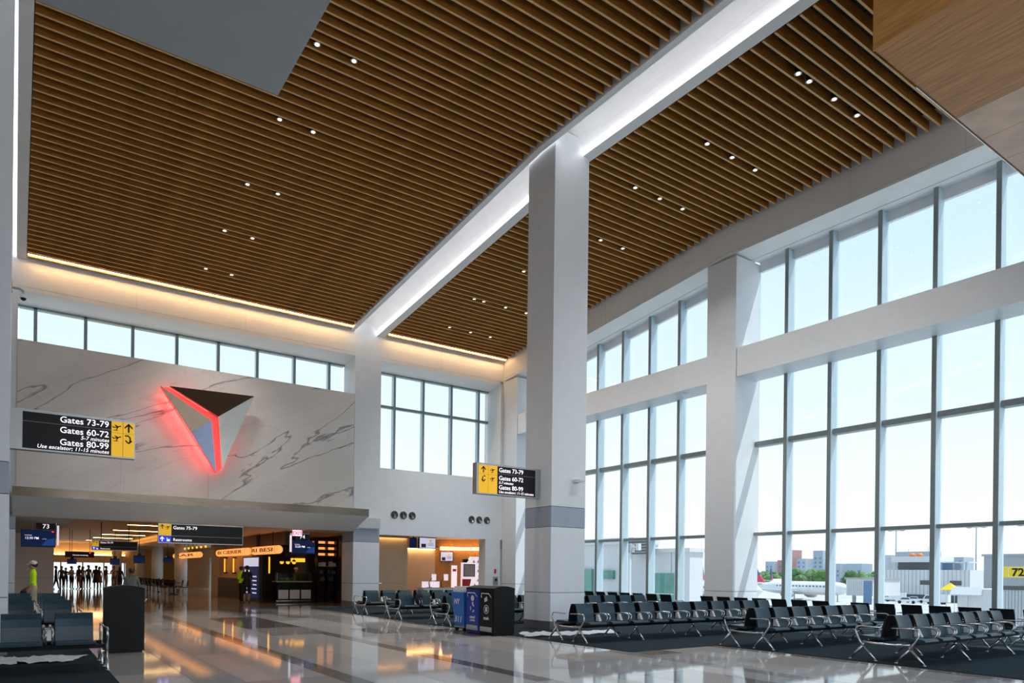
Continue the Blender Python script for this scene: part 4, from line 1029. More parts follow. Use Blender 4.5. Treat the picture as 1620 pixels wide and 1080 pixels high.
# ------------------------------------------------------------------ gate alcove right of the far column
al = struct('wall_alcove', 'warm-lit walls of the gate alcove', 'wall', box(13.42, 16.2, 32.2, 32.4, 1.0, 3.4), 'warm_wall')
box(13.42, 16.2, 32.2, 32.4, 0, 0.985).build('panel', 'warm_wall', al)
box(16.0, 16.2, 32.4, 34.7, 0, 3.4).build('side_wall', 'warm_wall', al)
box(16.0, 19.2, 34.6, 34.8, 0, 3.4).build('rear_wall', 'warm_wall', al)
MB().prism([(19.1, 34.6), (22.6, 32.3), (22.7, 32.5), (19.2, 34.8)], 'z', 0, 3.4).build('angled_wall', 'wood_panel', al)
box(13.42, 22.6, 29.86, 34.8, 3.42, 3.55).build('ceiling_panel', 'warm_wall', al)
box(16.2, 19.15, 34.35, 34.6, 2.85, 2.92).build('ledge', 'warm_wall', al)
MB().prism([(18.95, 34.45), (22.45, 32.15), (22.6, 32.3), (19.1, 34.6)], 'z', 2.85, 2.92).build('ledge', 'warm_wall', al)
box(13.42, 16.2, 32.0, 32.05, 3.25, 3.42).build('valance', 'warm_wall', al)
box(20.0, 21.46, 29.72, 29.86, 0, 3.4).build('end_panel', 'panel_white', al)
box(22.6, 22.7, 29.8, 32.5, 0, 3.4).build('end_panel', 'warm_wall', al)
tag(box(16.25, 19.0, 34.40, 34.55, 2.80, 2.835).build('cove_light', 'lamp_alcove'), 'warm cove light under the rear ledge of the alcove', 'light')
tag(MB().prism([(19.2, 34.22), (22.3, 32.18), (22.36, 32.26), (19.26, 34.30)], 'z', 2.80, 2.835).build('cove_light', 'lamp_alcove'), 'warm cove light under the angled ledge of the alcove', 'light')
tag(MB().prism([(19.2, 34.22), (22.3, 32.18), (22.36, 32.26), (19.26, 34.30)], 'z', 2.93, 2.96).build('cove_light', 'lamp_alcove'), 'warm cove light on top of the angled alcove ledge', 'light')
tag(box(13.5, 16.1, 32.08, 32.14, 3.28, 3.31).build('cove_light', 'lamp_alcove'), 'warm light line above the left alcove wall', 'light')
for z, x, nm in ((2.2, 16.95, 'upper'), (1.15, 17.0, 'lower')):
    t = thing('wall_speaker', nm + ' small black square device on the alcove rear wall', 'device', (x, 34.6, z)); box(-0.08, 0.08, -0.04, 0, -0.08, 0.08).build('case', 'black_matte', t); MB().lathe([(0.05, -0.05), (0.05, -0.04)], ax='y', n=10).build('dial', 'steel', t)
t = thing('door_reader', 'small red disc sign on the alcove wall edge', 'device', (16.35, 34.6, 1.8)); MB().lathe([(0.06, -0.02), (0.06, 0)], ax='y', n=14).build('disc', 'paint_red', t); MB().lathe([(0.02, -0.03), (0.02, -0.02)], ax='y', n=8).build('button', 'black_matte', t)
d1 = struct('door_1', 'narrow glazed door with a red sign in the angled alcove wall', 'door')
ang = math.atan2(-2.3, 3.5); d1.location = (20.0, 33.98, 0); d1.rotation_euler = (0, 0, ang)
box(-0.30, 0.30, -0.04, 0, 0, 2.1).build('leaf', 'wood_panel', d1); box(-0.18, 0.14, -0.05, -0.04, 0.2, 1.95).build('vision_panel', 'lit_panel', d1); box(-0.1, 0.1, -0.056, -0.05, 1.62, 1.76).build('sign', 'paint_red', d1); box(-0.19, 0.15, -0.06, -0.05, 0.45, 0.5).build('push_bar', 'black_matte', d1)
def monitor(label, loc, w, h, rz, tilt, m='screen_pale', hang=None):
    t = thing('monitor', label, 'monitor', loc, rz)
    b = box(-w, w, -0.05, 0.05, 0, h).build('case', 'black_gloss', t); s_ = box(-w + 0.03, w - 0.03, -0.056, -0.05, 0.03, h - 0.03).build('screen', m, t)
    box(-w * 0.75, -w * 0.2, -0.058, -0.056, h * 0.1, h * 0.42).build('picture', 'dark_brown', s_); box(w * 0.2, w * 0.5, -0.058, -0.056, h * 0.6, h * 0.78).build('picture', 'sign_yellow', s_)
    for k in range(3): box(w * 0.05, w * 0.72, -0.058, -0.056, h * (0.48 - 0.1 * k), h * (0.51 - 0.1 * k)).build('text_line', 'cloth_navy', s_)
    if hang: MB().tube([(0, 0.02, h), (0, 0.02, hang - loc[2])], 0.03, 6).build('hanger', 'black_matte', t)
    return t
monitor('twin-faced monitor hanging in the alcove entrance', (16.65, 31.0, 2.73), 0.50, 0.55, 0.12, 0, hang=3.42)
t = thing('monitor', 'dark back-side monitor hanging left of the twin screen', 'monitor', (15.98, 31.15, 2.75), -0.9); box(-0.18, 0.18, -0.05, 0.05, 0, 0.5).build('case', 'black_gloss', t); box(-0.16, 0.16, -0.055, -0.05, 0.03, 0.47).build('screen', 'screen_dark', t); MB().tube([(0, 0, 0.5), (0, 0, 0.67)], 0.03, 6).build('hanger', 'black_matte', t)
monitor('monitor fixed on the angled alcove wall', (19.62, 34.2, 2.17), 0.36, 0.55, ang, 0)
kk = thing('kiosk', 'white triangle-patterned boarding kiosk with a grey screen', 'kiosk', (20.0, 32.3, 0), -0.25)
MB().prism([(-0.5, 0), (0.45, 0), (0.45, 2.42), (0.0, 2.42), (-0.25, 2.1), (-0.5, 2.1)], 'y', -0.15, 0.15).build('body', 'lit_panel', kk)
box(-0.44, 0.20, -0.18, -0.15, 1.35, 2.02).build('screen', 'screen_dark', kk); box(-0.40, 0.16, -0.185, -0.18, 1.39, 1.98).build('display', 'bldg_grey', kk)
MB().prism([(-0.5, 0.75), (-0.1, 0.75), (0.0, 1.22), (-0.5, 1.22)], 'y', -0.16, -0.15).build('red_panel', 'paint_red', kk)
box(-0.42, -0.15, -0.12, 0.12, 2.1, 2.28).build('camera_box', 'black_matte', kk)
for r in range(9):
    for q in range(4):
        x, z = -0.42 + 0.24 * q + 0.06 * (r % 2), 0.1 + 0.25 * r
        if z < 0.7 or (x > 0.1 and z < 1.3) or (x > 0.24 and z < 2.2) or (2.02 < z < 2.2 and x > -0.1):
            MB().prism([(x, z), (x + 0.16, z), (x + 0.08, z + 0.16)], 'y', -0.156, -0.15).build('triangle', 'soffit_grey', kk)
gc = thing('gate_counter', 'pale gate counter with two boarding scanners', 'counter', (17.55, 31.6, 0))
box(-0.9, 0.9, -0.3, 0.3, 0, 0.74).build('body', 'panel_white', gc); box(-0.95, 0.95, -0.34, 0.34, 0.74, 0.79).build('top', 'soffit_grey', gc)
for k in range(14): box(-0.88 + 0.126 * k, -0.86 + 0.126 * k, -0.305, -0.3, 0.02, 0.73).build('rib', 'soffit_grey', gc)
for k, x in enumerate((17.15, 17.85)):
    t = thing('scanner', ('left' if k == 0 else 'right') + ' white boarding scanner screen on a bent arm on the gate counter', 'scanner', (x, 31.6, 0.79), 0, 'scanners on the gate counter')
    box(-0.1, 0.1, -0.08, 0.08, 0, 0.02).build('base', 'black_matte', t); MB().tube([(0, 0, 0.02), (-0.05, 0, 0.25), (0.1, 0, 0.45), (0.16, 0, 0.5)], 0.022, 6).build('arm', 'black_matte', t)
    box(0.12, 0.36, -0.03, 0.02, 0.36, 0.68).build('screen', 'lit_panel', t)
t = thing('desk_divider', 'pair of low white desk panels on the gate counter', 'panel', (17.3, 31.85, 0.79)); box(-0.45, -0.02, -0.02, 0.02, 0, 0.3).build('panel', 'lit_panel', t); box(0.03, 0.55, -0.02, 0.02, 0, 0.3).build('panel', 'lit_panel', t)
for k, x in enumerate((16.9 + 0.75, 18.55)):
    t = thing('ceiling_camera', ('left' if k == 0 else 'right') + ' small dome camera under the alcove ceiling edge', 'camera', (x, 30.2, 3.42)); MB().lathe([(0.07, 0), (0.07, -0.06), (0.03, -0.12)], n=10).build('dome', 'black_matte', t); MB().lathe([(0.09, -0.02), (0.09, 0)], n=10).build('plate', 'steel', t)

# ------------------------------------------------------------------ people
def seg_d(p, a, b):
    ab = b - a; t = max(0.0, min(1.0, (p - a).dot(ab) / max(1e-9, ab.length_squared)))
    return (p - (a + ab * t)).length
def person(label, loc, rz, h=1.72, arms=None, stride=0.0, shirt='cloth_black', sleeve='short', pants='cloth_black', skin='skin_a', hair='hair', long_hair=False, build=1.0, shorts=False, extra=None, hat=None, dress=False):
    J = {'pel': (0, 0, .95, .135), 'sp': (0, 0, 1.13, .125), 'ch': (0, .0, 1.33, .145), 'nb': (0, .005, 1.46, .07), 'nk': (0, -.005, 1.52, .052),
         'h0': (0, -.02, 1.58, .072), 'h1': (0, -.01, 1.655, .092), 'h2': (0, 0, 1.715, .06), 'nose': (0, -.115, 1.625, .014)}
    B = [('pel', 'sp', 't'), ('sp', 'ch', 't'), ('ch', 'nb', 't'), ('nb', 'nk', 's'), ('nk', 'h0', 's'), ('h0', 'h1', 's'), ('h1', 'h2', 's'), ('h0', 'nose', 's')]
    arms = arms or {}
    for s, n in ((-1, 'L'), (1, 'R')):
        a = arms.get(n, ((.055, .03, -.28), (.01, -.08, -.24)))
        sh = Vector((s * .17, 0, 1.415)); el = sh + Vector((s * a[0][0], a[0][1], a[0][2])); wr = el + Vector((s * a[1][0], a[1][1], a[1][2]))
        hd = wr + (wr - el).normalized() * .085
        J['sh' + n] = (*sh, .062); J['el' + n] = (*el, .044); J['wr' + n] = (*wr, .030); J['hd' + n] = (*hd, .036)
        B += [('ch', 'sh' + n, 't'), ('sh' + n, 'el' + n, 'ua'), ('el' + n, 'wr' + n, 'fa'), ('wr' + n, 'hd' + n, 's')]
        d = (wr - el).normalized(); sd = d.cross(Vector((s, 0, 0)));
        if sd.length < .1: sd = Vector((0, 1, 0))
        sd.normalize()
        for k, (o, L) in enumerate(((-.026, .062), (-.009, .072), (.009, .068), (.026, .052))):
            f0 = hd + sd * o + d * .02; f1 = f0 + d * L * .55 + Vector((-s * .008, 0, 0)); f2 = f1 + d * L * .4 + Vector((-s * .02, 0, 0))
            for q, f in enumerate((f0, f1, f2)): J['f%s%d%d' % (n, k, q)] = (*f, (.0105, .0095, .008)[q])
            B += [('hd' + n, 'f%s%d0' % (n, k), 's'), ('f%s%d0' % (n, k), 'f%s%d1' % (n, k), 's'), ('f%s%d1' % (n, k), 'f%s%d2' % (n, k), 's')]
        th = wr + d * .03 - sd * .045; t2 = th + d * .045 - sd * .012
        J['t' + n + '0'] = (*th, .011); J['t' + n + '1'] = (*t2, .009); B += [('wr' + n, 't' + n + '0', 's'), ('t' + n + '0', 't' + n + '1', 's')]
        st = stride * s
        J['hp' + n] = (s * .09, 0, .90, .105); J['kn' + n] = (s * .10, -.02 - st * .5, .50, .062); J['an' + n] = (s * .10, .02 - st, .09 + (.03 if st < 0 else 0), .042); J['to' + n] = (s * .115, -.13 - st, .045, .038)
        B += [('pel', 'hp' + n, 'p'), ('hp' + n, 'kn' + n, 'p'), ('kn' + n, 'an' + n, 'shin'), ('an' + n, 'to' + n, 'shoe')]
    names = list(J); ix = {n: i for i, n in enumerate(names)}
    me = bpy.data.meshes.new('sk'); me.from_pydata([J[n][:3] for n in names], [(ix[a], ix[b]) for a, b, _ in B], [])
    o = bpy.data.objects.new('sk', me); COL.objects.link(o)
    o.modifiers.new('s', 'SKIN'); ss = o.modifiers.new('u', 'SUBSURF'); ss.levels = 1; ss.render_levels = 1
    sv = me.skin_vertices[0].data
    for n in names:
        r = J[n][3] * (build if n in ('pel', 'sp', 'ch') or n[:2] in ('hp',) else 1)
        flat = .72 if n in ('sp', 'ch', 'pel') else 1.0
        sv[ix[n]].radius = (r, r * flat); sv[ix[n]].use_root = (n == 'pel')
    dg = bpy.context.evaluated_depsgraph_get()
    bm = bpy.data.meshes.new_from_object(o.evaluated_get(dg)); bpy.data.objects.remove(o)
    bm.name = 'person'
    mats = [skin, shirt, pants, 'rubber']; bm.materials.clear()
    for m_ in mats: bm.materials.append(MATS[m_])
    segs = [(Vector(J[a][:3]), Vector(J[b][:3]), k, (J[a][3] + J[b][3]) / 2) for a, b, k in B]
    mp = {'t': 1, 's': 0, 'ua': 1 if sleeve != 'none' else 0, 'fa': 1 if sleeve == 'long' else 0, 'p': 2, 'shin': 0 if shorts else 2, 'shoe': 3}
    for pl in bm.polygons:
        c = pl.center; k = min(segs, key=lambda q: seg_d(c, q[0], q[1]) - q[3])[2]
        if k == 't' and c.z < .97: k = 'p'
        if k == 's' and c.z > 1.40 and c.z < 1.485: k = 't'
        pl.material_index = mp[k]; pl.use_smooth = True
    zmin = min(v.co.z for v in bm.vertices); sc = h / (1.775 - zmin)
    for v in bm.vertices: v.co = (v.co - Vector((0, 0, zmin))) * sc
    b = inst('person', bm, None, loc, (0, 0, rz)); tag(b, label, 'person')
    def P(x, y, z): return (x * sc, y * sc, (z - zmin) * sc)
    m = MB(); m.blob(P(0, .02, 1.675), (.098 * sc, .105 * sc, .098 * sc), nu=12, nv=8)
    if long_hair: m.blob(P(0, .065, 1.54), (.10 * sc, .06 * sc, .16 * sc), nu=10, nv=7)
    m.build('hair', hair, b, True)
    if hat:
        m = MB(); m.lathe([(.105 * sc, 0), (.108 * sc, .03 * sc), (.09 * sc, .085 * sc), (.03 * sc, .115 * sc)], P(0, .0, 1.68), n=14)
        if hat != 'chef': m.prism([(-.07 * sc, -.09 * sc), (.07 * sc, -.09 * sc), (.045 * sc, -.2 * sc), (-.045 * sc, -.2 * sc)], 'z', P(0, 0, 1.675)[2], P(0, 0, 1.69)[2])
        m.build('cap', 'cloth_white', b)
    m = MB()
    for s in (-1, 1): m.blob(P(s * .034, -.088, 1.65), (.011, .008, .008), nu=6, nv=4)
    m.build('eyes', 'black_gloss', b)
    if dress: MB().lathe([(.14 * sc, P(0, 0, 1.1)[2]), (.17 * sc, P(0, 0, .9)[2]), (.24 * sc, P(0, 0, .5)[2])], n=14).build('skirt', shirt, b, True)
    if extra == 'crate':
        box(-.2, .2, -.42, -.16, P(0, 0, 1.0)[2], P(0, 0, 1.0)[2] + .04).build('held_tray', 'black_matte', b)
    return b
bent = ((.05, .02, -.27), (-.02, -.22, .02))
hold = ((.05, .04, -.26), (-.06, -.22, .05))
person('walking man in neon yellow shirt and white cap at the left', (0.46, 26.0, 0.012), -PI / 2 + 0.1, 1.76, {'R': ((.06, -.03, -.28), (.0, -.10, -.23)), 'L': ((.05, .02, -.28), (.0, -.16, -.19))}, 0.14, 'hi_vis', 'short', 'cloth_khaki', 'skin_a', hat='cap')
t = thing('pouch', 'small black pouch carried by the man in neon yellow', 'bag', (0.22, 25.80, 0.78)); MB().blob((0, 0, 0.05), (0.09, 0.05, 0.07)).build('body', 'cloth_black', t, True); MB().tube([(-0.05, 0, 0.1), (0, 0, 0.15), (0.05, 0, 0.1)], 0.01, 5).build('strap', 'cloth_black', t)
person('person in grey jacket seen from behind beyond the black bin', (3.0, 25.0, 0.0), PI - 0.2, 1.62, {'L': ((.07, -.02, -.27), (.0, -.1, -.22))}, 0.05, 'cloth_grey', 'long', 'cloth_black', 'skin_b', build=1.25)
crowd = [(2.42, 60.5, PI / 2, 'cloth_black', 'cloth_black', 'person in black walking at the left edge of the crowd', dict(stride=.2, sleeve='long')),
 (2.85, 62.5, 0.3, 'cloth_brown', 'cloth_black', 'person in brown top, second from the left in the crowd', {}),
 (3.15, 63.2, -0.3, 'cloth_black', 'cloth_black', 'short person in black holding a dark tray in the crowd', dict(h=1.58, arms={'L': hold, 'R': hold}, extra='crate')),
 (3.45, 61.8, 0.8, 'cloth_tan', 'cloth_black', 'person in tan top with folded arms in the crowd', dict(arms={'L': hold, 'R': hold}, build=1.2)),
 (3.86, 60.9, -0.9, 'cloth_brown', 'cloth_rust', 'person in brown with rust red trousers in the crowd', dict(sleeve='long', h=1.76)),
 (4.18, 62.0, PI - .5, 'cloth_tan', 'cloth_black', 'long-haired person in pale tan top beside the mid-crowd gap', dict(long_hair=True, hair='hair_brown')),
 (4.62, 63.0, 0.5, 'cloth_brown', 'cloth_black', 'tall person in dark brown right of the crowd gap', dict(h=1.8)),
 (4.92, 60.5, PI, 'cloth_black', 'cloth_black', 'broad person in a long black coat at the crowd centre', dict(h=1.76, build=1.3, sleeve='long', dress=True)),
 (5.25, 62.0, -0.6, 'cloth_rust', 'cloth_brown', 'person in rust brown dress right of the black coat', dict(dress=True, sleeve='long', h=1.68)),
 (5.75, 62.5, 1.9, 'cloth_brown', 'cloth_tan', 'person in brown with tan trousers turning aside in the crowd', dict(arms={'L': bent}, h=1.75)),
 (6.17, 61.5, 0.2, 'cloth_rust', 'cloth_brown', 'person in rust jacket holding a pale bundle, right of the crowd', dict(sleeve='long', arms={'L': hold, 'R': hold}, h=1.76)),
 (6.68, 62.5, PI, 'cloth_black', 'cloth_black', 'long-haired person in black near the right end of the crowd', dict(long_hair=True, sleeve='long')),
 (6.95, 64.6, 0.4, 'cloth_rust', 'cloth_black', 'short person in orange-brown at the right end of the crowd', dict(h=1.55))]
for x, y_, rz, sh_, pa, lab, kw in crowd:
    kw = dict(kw); kw.setdefault('h', 1.70)
    person(lab, (x, y_, 0), rz, shirt=sh_, pants=pa, skin=('skin_b' if x > 4 else 'skin_a'), **kw)
person('man in neon yellow shirt standing before the stall menu screen', (9.15, 36.2, 0), PI / 2 + .5, 1.75, {'R': bent}, 0.04, 'hi_vis', 'short', 'cloth_black', 'skin_a')
person('man in black shirt and shorts beside the stall menu screen', (9.15, 35.2, 0), PI - .3, 1.80, {'L': hold, 'R': hold}, 0.06, 'cloth_black', 'short', 'cloth_black', 'skin_a', build=1.2, shorts=True)
person('worker in yellow vest leaning behind the left stall counter', (10.55, 41.8, 0), -PI / 2, 1.6, {'L': bent}, 0.0, 'hi_vis', 'short', 'cloth_black', 'skin_b')
person('cook in grey shirt and white hat behind the serving counter', (11.7, 35.75, 0), 0.0, 1.72, {'L': hold, 'R': hold}, 0.0, 'cloth_grey', 'short', 'cloth_black', 'skin_a', build=1.2, hat='chef')

# ------------------------------------------------------------------ outside: apron, buildings, aircraft
GZ = -5.0
struct('ground_apron', 'pale concrete airport apron outside the windows', 'ground', box(21.9, 900, -300, 700, GZ - 0.5, GZ), 'apron')
def shed(name, label, x, y0, y1, d, z1, m, group=None):
    t = thing(name, label, 'building', (x, (y0 + y1) / 2, GZ), 0, group); h = (y1 - y0) / 2
    box(0, d, -h, h, 0, z1 - GZ).build('walls', m, t); box(-0.3, d + 0.3, -h - 0.3, h + 0.3, z1 - GZ, z1 - GZ + 0.4).build('roof_edge', 'bldg_grey', t)
    return t
b1 = thing('terminal_wing', 'white-panelled terminal wing with green glass outside the far bay', 'building', (55, 55, GZ))
box(0, 2, -7.6, 0.4, 0, 8.85).build('walls', 'bldg_white', b1); box(-0.25, 2.2, -7.8, 0.5, 8.85, 9.25).build('parapet', 'bldg_white', b1)
box(0.3, 4, 0.4, 30, 0, 9.9).build('walls', 'bldg_white', b1); box(0.0, 4.2, 0.3, 30, 9.9, 10.6).build('parapet', 'bldg_white', b1)
for y_ in (-5.2, -2.6): box(-0.03, 0, y_ - 0.04, y_ + 0.04, 0, 8.85).build('panel_joint', 'bldg_grey', b1)
for y0, y1, z0, z1 in ((-5.6, -4.25, 1.5, 6.72), (-4.2, -2.85, 1.5, 6.72), (3.4, 5.4, 6.0, 6.95), (7.0, 9.6, 3.0, 7.1)):
    g = box(-0.05, 0.3, y0, y1, z0, z1).build('window', 'bldg_green', b1)
for z in (3.0, 4.5): box(-0.08, -0.05, -5.6, -2.85, z, z + 0.12).build('transom', 'bldg_white', b1)
box(0.2, 0.3, 2.6, 4.8, 0, 4.6).build('doorway', 'bldg_grey', b1); box(0.1, 0.3, 2.0, 2.4, 4.4, 5.5).build('vent', 'bldg_dark', b1)
t = thing('light_pole', 'slim pole with camera cluster outside the far bay', 'pole', (40, 40.6, GZ)); MB().tube([(0, 0, 0), (0, 0, 9.0)], [0.16, 0.13], 8).build('post', 'bldg_white', t)
box(-0.25, 0.25, -0.3, 0.3, 8.3, 8.95).build('camera_head', 'bldg_grey', t); MB().tube([(0, -0.3, 8.7), (0, -0.9, 8.75)], 0.06, 6).build('arm', 'bldg_white', t); box(-0.15, 0.15, -1.1, -0.8, 8.45, 9.0).build('lamp', 'bldg_white', t)
box(-0.6, 0.6, -0.6, 0.6, 4.5, 4.6).build('platform', 'bldg_white', t)
t = thing('equipment_unit', 'dark louvred plant unit on the roof behind the camera pole', 'plant', (53.6, 53.6, 3.7)); box(0, 0.9, -1.9, 1.2, 0, 1.6).build('case', 'bldg_dark', t)
for k in range(5): box(-0.04, 0, -1.8, 1.1, 0.15 + 0.3 * k, 0.25 + 0.3 * k).build('louvre', 'bldg_grey', t)
for y_ in (-1.6, 1.0): box(0.2, 0.4, y_ - 0.1, y_ + 0.1, GZ - 3.7, 0).build('leg', 'bldg_grey', t)
def jet(label, loc, rz, L=30, r=1.75, fin=True, engine=True):
    t = thing('airliner', label, 'aircraft', loc, rz)
    pr = []
    n = 14
    for i in range(n + 1):
        u = i / n; rr = r * min(1, (u / 0.10) ** 0.55 if u < 0.10 else 1, ((1 - u) / 0.28) ** 0.7 if u > 0.72 else 1) + 0.02
        pr.append((rr, u * L - L / 2))
    MB().lathe(pr, (0, 0, r + 1.6), 'x', 16).build('fuselage', 'jet_white', t, True)
    for s in (-1, 1):
        MB().hexa([(-2, s * r * .7, 2.3), (3.5, s * r * .7, 2.3), (7.0, s * 13, 3.3), (5.5, s * 13, 3.3)], [(-2, s * r * .7, 2.7), (3.5, s * r * .7, 2.6), (7.0, s * 13, 3.4), (5.5, s * 13, 3.4)]).build('wing', 'jet_white', t)
        MB().hexa([(L / 2 - 5, s * .5, 4.2), (L / 2 - 2, s * .5, 4.2), (L / 2, s * 5, 4.5), (L / 2 - 1.5, s * 5, 4.5)], [(L / 2 - 5, s * .5, 4.4), (L / 2 - 2, s * .5, 4.3), (L / 2, s * 5, 4.6), (L / 2 - 1.5, s * 5, 4.6)]).build('tailplane', 'jet_white', t)
        if engine: MB().lathe([(0.75, -1.6), (0.95, -1.2), (0.95, 0.8), (0.5, 1.8)], (-0.5, s * 5, 1.6), 'x', 12).build('engine', 'bldg_grey', t, True)
    f0 = L / 2 - 5.2
    if fin:
        fb = MB().prism([(f0, r + 2.8), (f0 + 3.9, r + 2.9), (f0 + 4.4, r + 5.0), (f0 + 1.9, r + 5.0)], 'y', -0.18, 0.18).build('fin', 'jet_red', t)
        MB().prism([(f0 + 1.9, r + 5.0), (f0 + 4.4, r + 5.0), (f0 + 5.2, r + 8.0), (f0 + 3.6, r + 8.0)], 'y', -0.16, 0.16).build('fin_tip', 'jet_blue', t)
        MB().prism([(f0 + 2.9, r + 3.3), (f0 + 4.0, r + 3.3), (f0 + 4.6, r + 5.2), (f0 + 3.6, r + 5.2)], 'y', -0.2, 0.2).build('fin_stripe', 'jet_blue', t)
    for k in range(16): 
        for s in (-1, 1): box(-L * .33 + k * 1.05, -L * .33 + k * 1.05 + .35, s * (r - .03) - .04, s * (r - .03) + .04, r + 1.9, r + 2.3).build('cabin_window', 'bldg_dark', t)
    for x in (-L * .38, 1.0): MB().tube([(x, 0, 0), (x, 0, 2.2)], 0.15, 6).build('gear', 'bldg_grey', t)
    return t
jet('white airliner parked outside, left of the second mullion', (126.5, 103.5, GZ), math.radians(85), 30)
jet('white airliner with dark engine parked behind the window row', (176.5, 114, GZ), math.radians(86), 32)
jet('distant airliner with red and blue fin beside the wall column', (224, 182, GZ), math.radians(205), 30)
jet('farthest airliner showing only its red and blue fin', (284, 194, GZ), math.radians(205), 30)
# control building with rooftop cab
cb = thing('control_building', 'grey-white ribbed control building with rooftop cab on the apron', 'building', (200, 91, GZ))
box(0, 25, -10.5, 11.6, 1.9, 8.6).build('walls', 'bldg_white', cb); box(0.5, 25, -10.2, 11.3, 0, 1.9).build('undercroft', 'bldg_dark', cb)
for k in range(22): box(-0.06, 0, -10.4 + k, -10.3 + k, 1.9, 8.6).build('rib', 'bldg_grey', cb)
box(2, 14, 0.2, 8.5, 8.6, 10.7).build('cab_glass', 'bldg_dark', cb)
MB().hexa([(1, -0.4, 10.7), (15, -0.4, 10.7), (15, 9.9, 10.7), (1, 9.9, 10.7)], [(1, -0.4, 12.3), (15, -0.4, 12.3), (15, 9.9, 12.3), (1, 9.9, 12.3)]).build('cab_roof', 'bldg_white', cb)
for y0, y1 in ((-2.0, 1.6), (8.8, 11.0), (-8.6, -5.8)): box(-0.1, 0, y0, y1, 4.6, 5.8).build('window', 'bldg_dark', cb)
for y_ in (-8.5, -5.5, -2.5): box(3, 3.3, y_, y_ + 0.3, 8.6, 10.6).build('frame_post', 'bldg_grey', cb)
box(3, 9, -9, -0.4, 10.5, 10.8).build('frame_roof', 'bldg_white', cb); box(4, 8, -5, -0.5, 8.6, 10.4).build('frame_box', 'bldg_blue', cb)
for y_ in (3.2, 5.2): MB().blob((3, y_, 12.7), (0.9, 0.9, 0.5)).build('beacon', 'orange_paint', cb, True)
for y_, h_ in ((8.5, 1.6), (6.2, 2.2), (1.0, 2.6), (0.0, 4.0)): MB().tube([(3, y_, 12.3), (3, y_, 12.3 + h_)], 0.06, 5).build('antenna', 'bldg_grey', cb)
shed('hangar', 'low white hangar right of the control building', 240, 62, 84, 25, 4.2, 'bldg_white')
shed('hangar', 'brown-grey rooftop block far right behind the 72 sign', 150, 44, 58, 20, 5.7, 'bldg_grey')
for x, y_, lab in ((230, 114, 'tall light mast left of the control building cab'), (230, 91, 'tall light mast right of the control building cab'), (230, 78, 'tall light mast at the right edge of the window')):
    t = thing('light_mast', lab, 'mast', (x, y_, GZ), 0); MB().tube([(0, 0, 0), (0, 0, 21.5)], [0.28, 0.14], 8).build('post', 'bldg_grey', t)
    for s in (-1, 1): MB().tube([(0, 0, 21.2), (0, s * 1.3, 21.5)], 0.08, 5).build('arm', 'bldg_grey', t); MB().blob((0, s * 1.9, 21.5), (0.5, 0.9, 0.35)).build('lamp', 'bldg_grey', t, True)
# gate number 72 on the jet bridge
jb = thing('jet_bridge', 'ribbed jet bridge carrying the yellow gate 72 sign', 'jet bridge', (60, 20.5, GZ))
box(0, 8, -4, 1.45, 3.2, 5.9).build('tunnel', 'bldg_white', jb); box(-0.1, 8.1, -4.1, 1.5, 5.75, 6.05).build('roof_edge', 'bldg_dark', jb)
for k in range(26): box(-0.05, 0, -3.9 + 0.205 * k, -3.84 + 0.205 * k, 3.2, 5.75).build('rib', 'bldg_grey', jb)
for y_ in (-3.2, 0.6): box(2, 2.5, y_, y_ + 0.5, 0, 3.2).build('leg', 'bldg_grey', jb)
t = thing('gate_number', 'yellow sign with black number 72 on the jet bridge roof', 'sign', (60, 20.6, 1.05))
box(-0.1, 0.1, -1.6, 1.4, 0.6, 1.42).build('board', 'yellow_paint', t); MB().prism([(-0.6, 0.62), (0.6, 0.62), (0.2, 0.0), (-0.2, 0.0)], 'x', -0.06, 0.06).build('support', 'bldg_grey', t)
box(-0.104, -0.1, -0.25, 0.95, 0.66, 1.36).build('plate', 'paint_white', t); box(-0.108, -0.104, -0.21, 0.91, 0.69, 1.33).build('plate_face', 'yellow_paint', t)
text(t, '72', 0.80, (-0.112, 0.33, 0.73), 'black_matte', 'W', 'CENTER', bold=0.03)
jb = thing('jet_bridge', 'pale jet bridge with cream tunnel end left of the 72 sign', 'jet bridge', (92, 36.2, GZ))
box(0, 12, -2.0, 2.0, 2.2, 5.3).build('tunnel', 'bldg_white', jb); box(-0.1, 0.02, 1.0, 2.1, 0, 5.3).build('end_post', 'bldg_white', jb); MB().hexa([(-1.0, -0.5, 4.6), (0, -0.5, 4.6), (0, 2.6, 4.6), (-1.0, 2.6, 4.6)], [(-0.2, -0.5, 5.5), (0, -0.5, 5.5), (0, 2.6, 5.5), (-0.2, 2.6, 5.5)]).build('canopy', 'bldg_white', jb)
box(-0.05, 0, -2.0, -1.7, 2.2, 5.3).build('dark_edge', 'bldg_dark', jb)
for y_ in (-1.5, 1.2): box(3, 3.5, y_, y_ + 0.5, 0, 2.2).build('leg', 'bldg_grey', jb)
jb = thing('jet_bridge', 'distant grey-blue jet bridge beside the control building', 'jet bridge', (130, 71.5, GZ))
box(0, 10, -3, 2.2, 3.0, 6.1).build('tunnel', 'bldg_white', jb); box(-0.06, 0, -2.8, -1.2, 1.4, 5.8).build('blue_panel', 'bldg_blue', jb)
for k in range(9): box(-0.05, 0, -0.9 + 0.33 * k, -0.82 + 0.33 * k, 3.0, 5.8).build('rib', 'bldg_grey', jb)
for y_ in (-2.6, 1.6): box(2, 2.5, y_, y_ + 0.5, 0, 3.0).build('leg', 'bldg_grey', jb)
box(-0.3, 10, -3.2, 2.4, 6.1, 6.4).build('roof_edge', 'bldg_grey', jb)
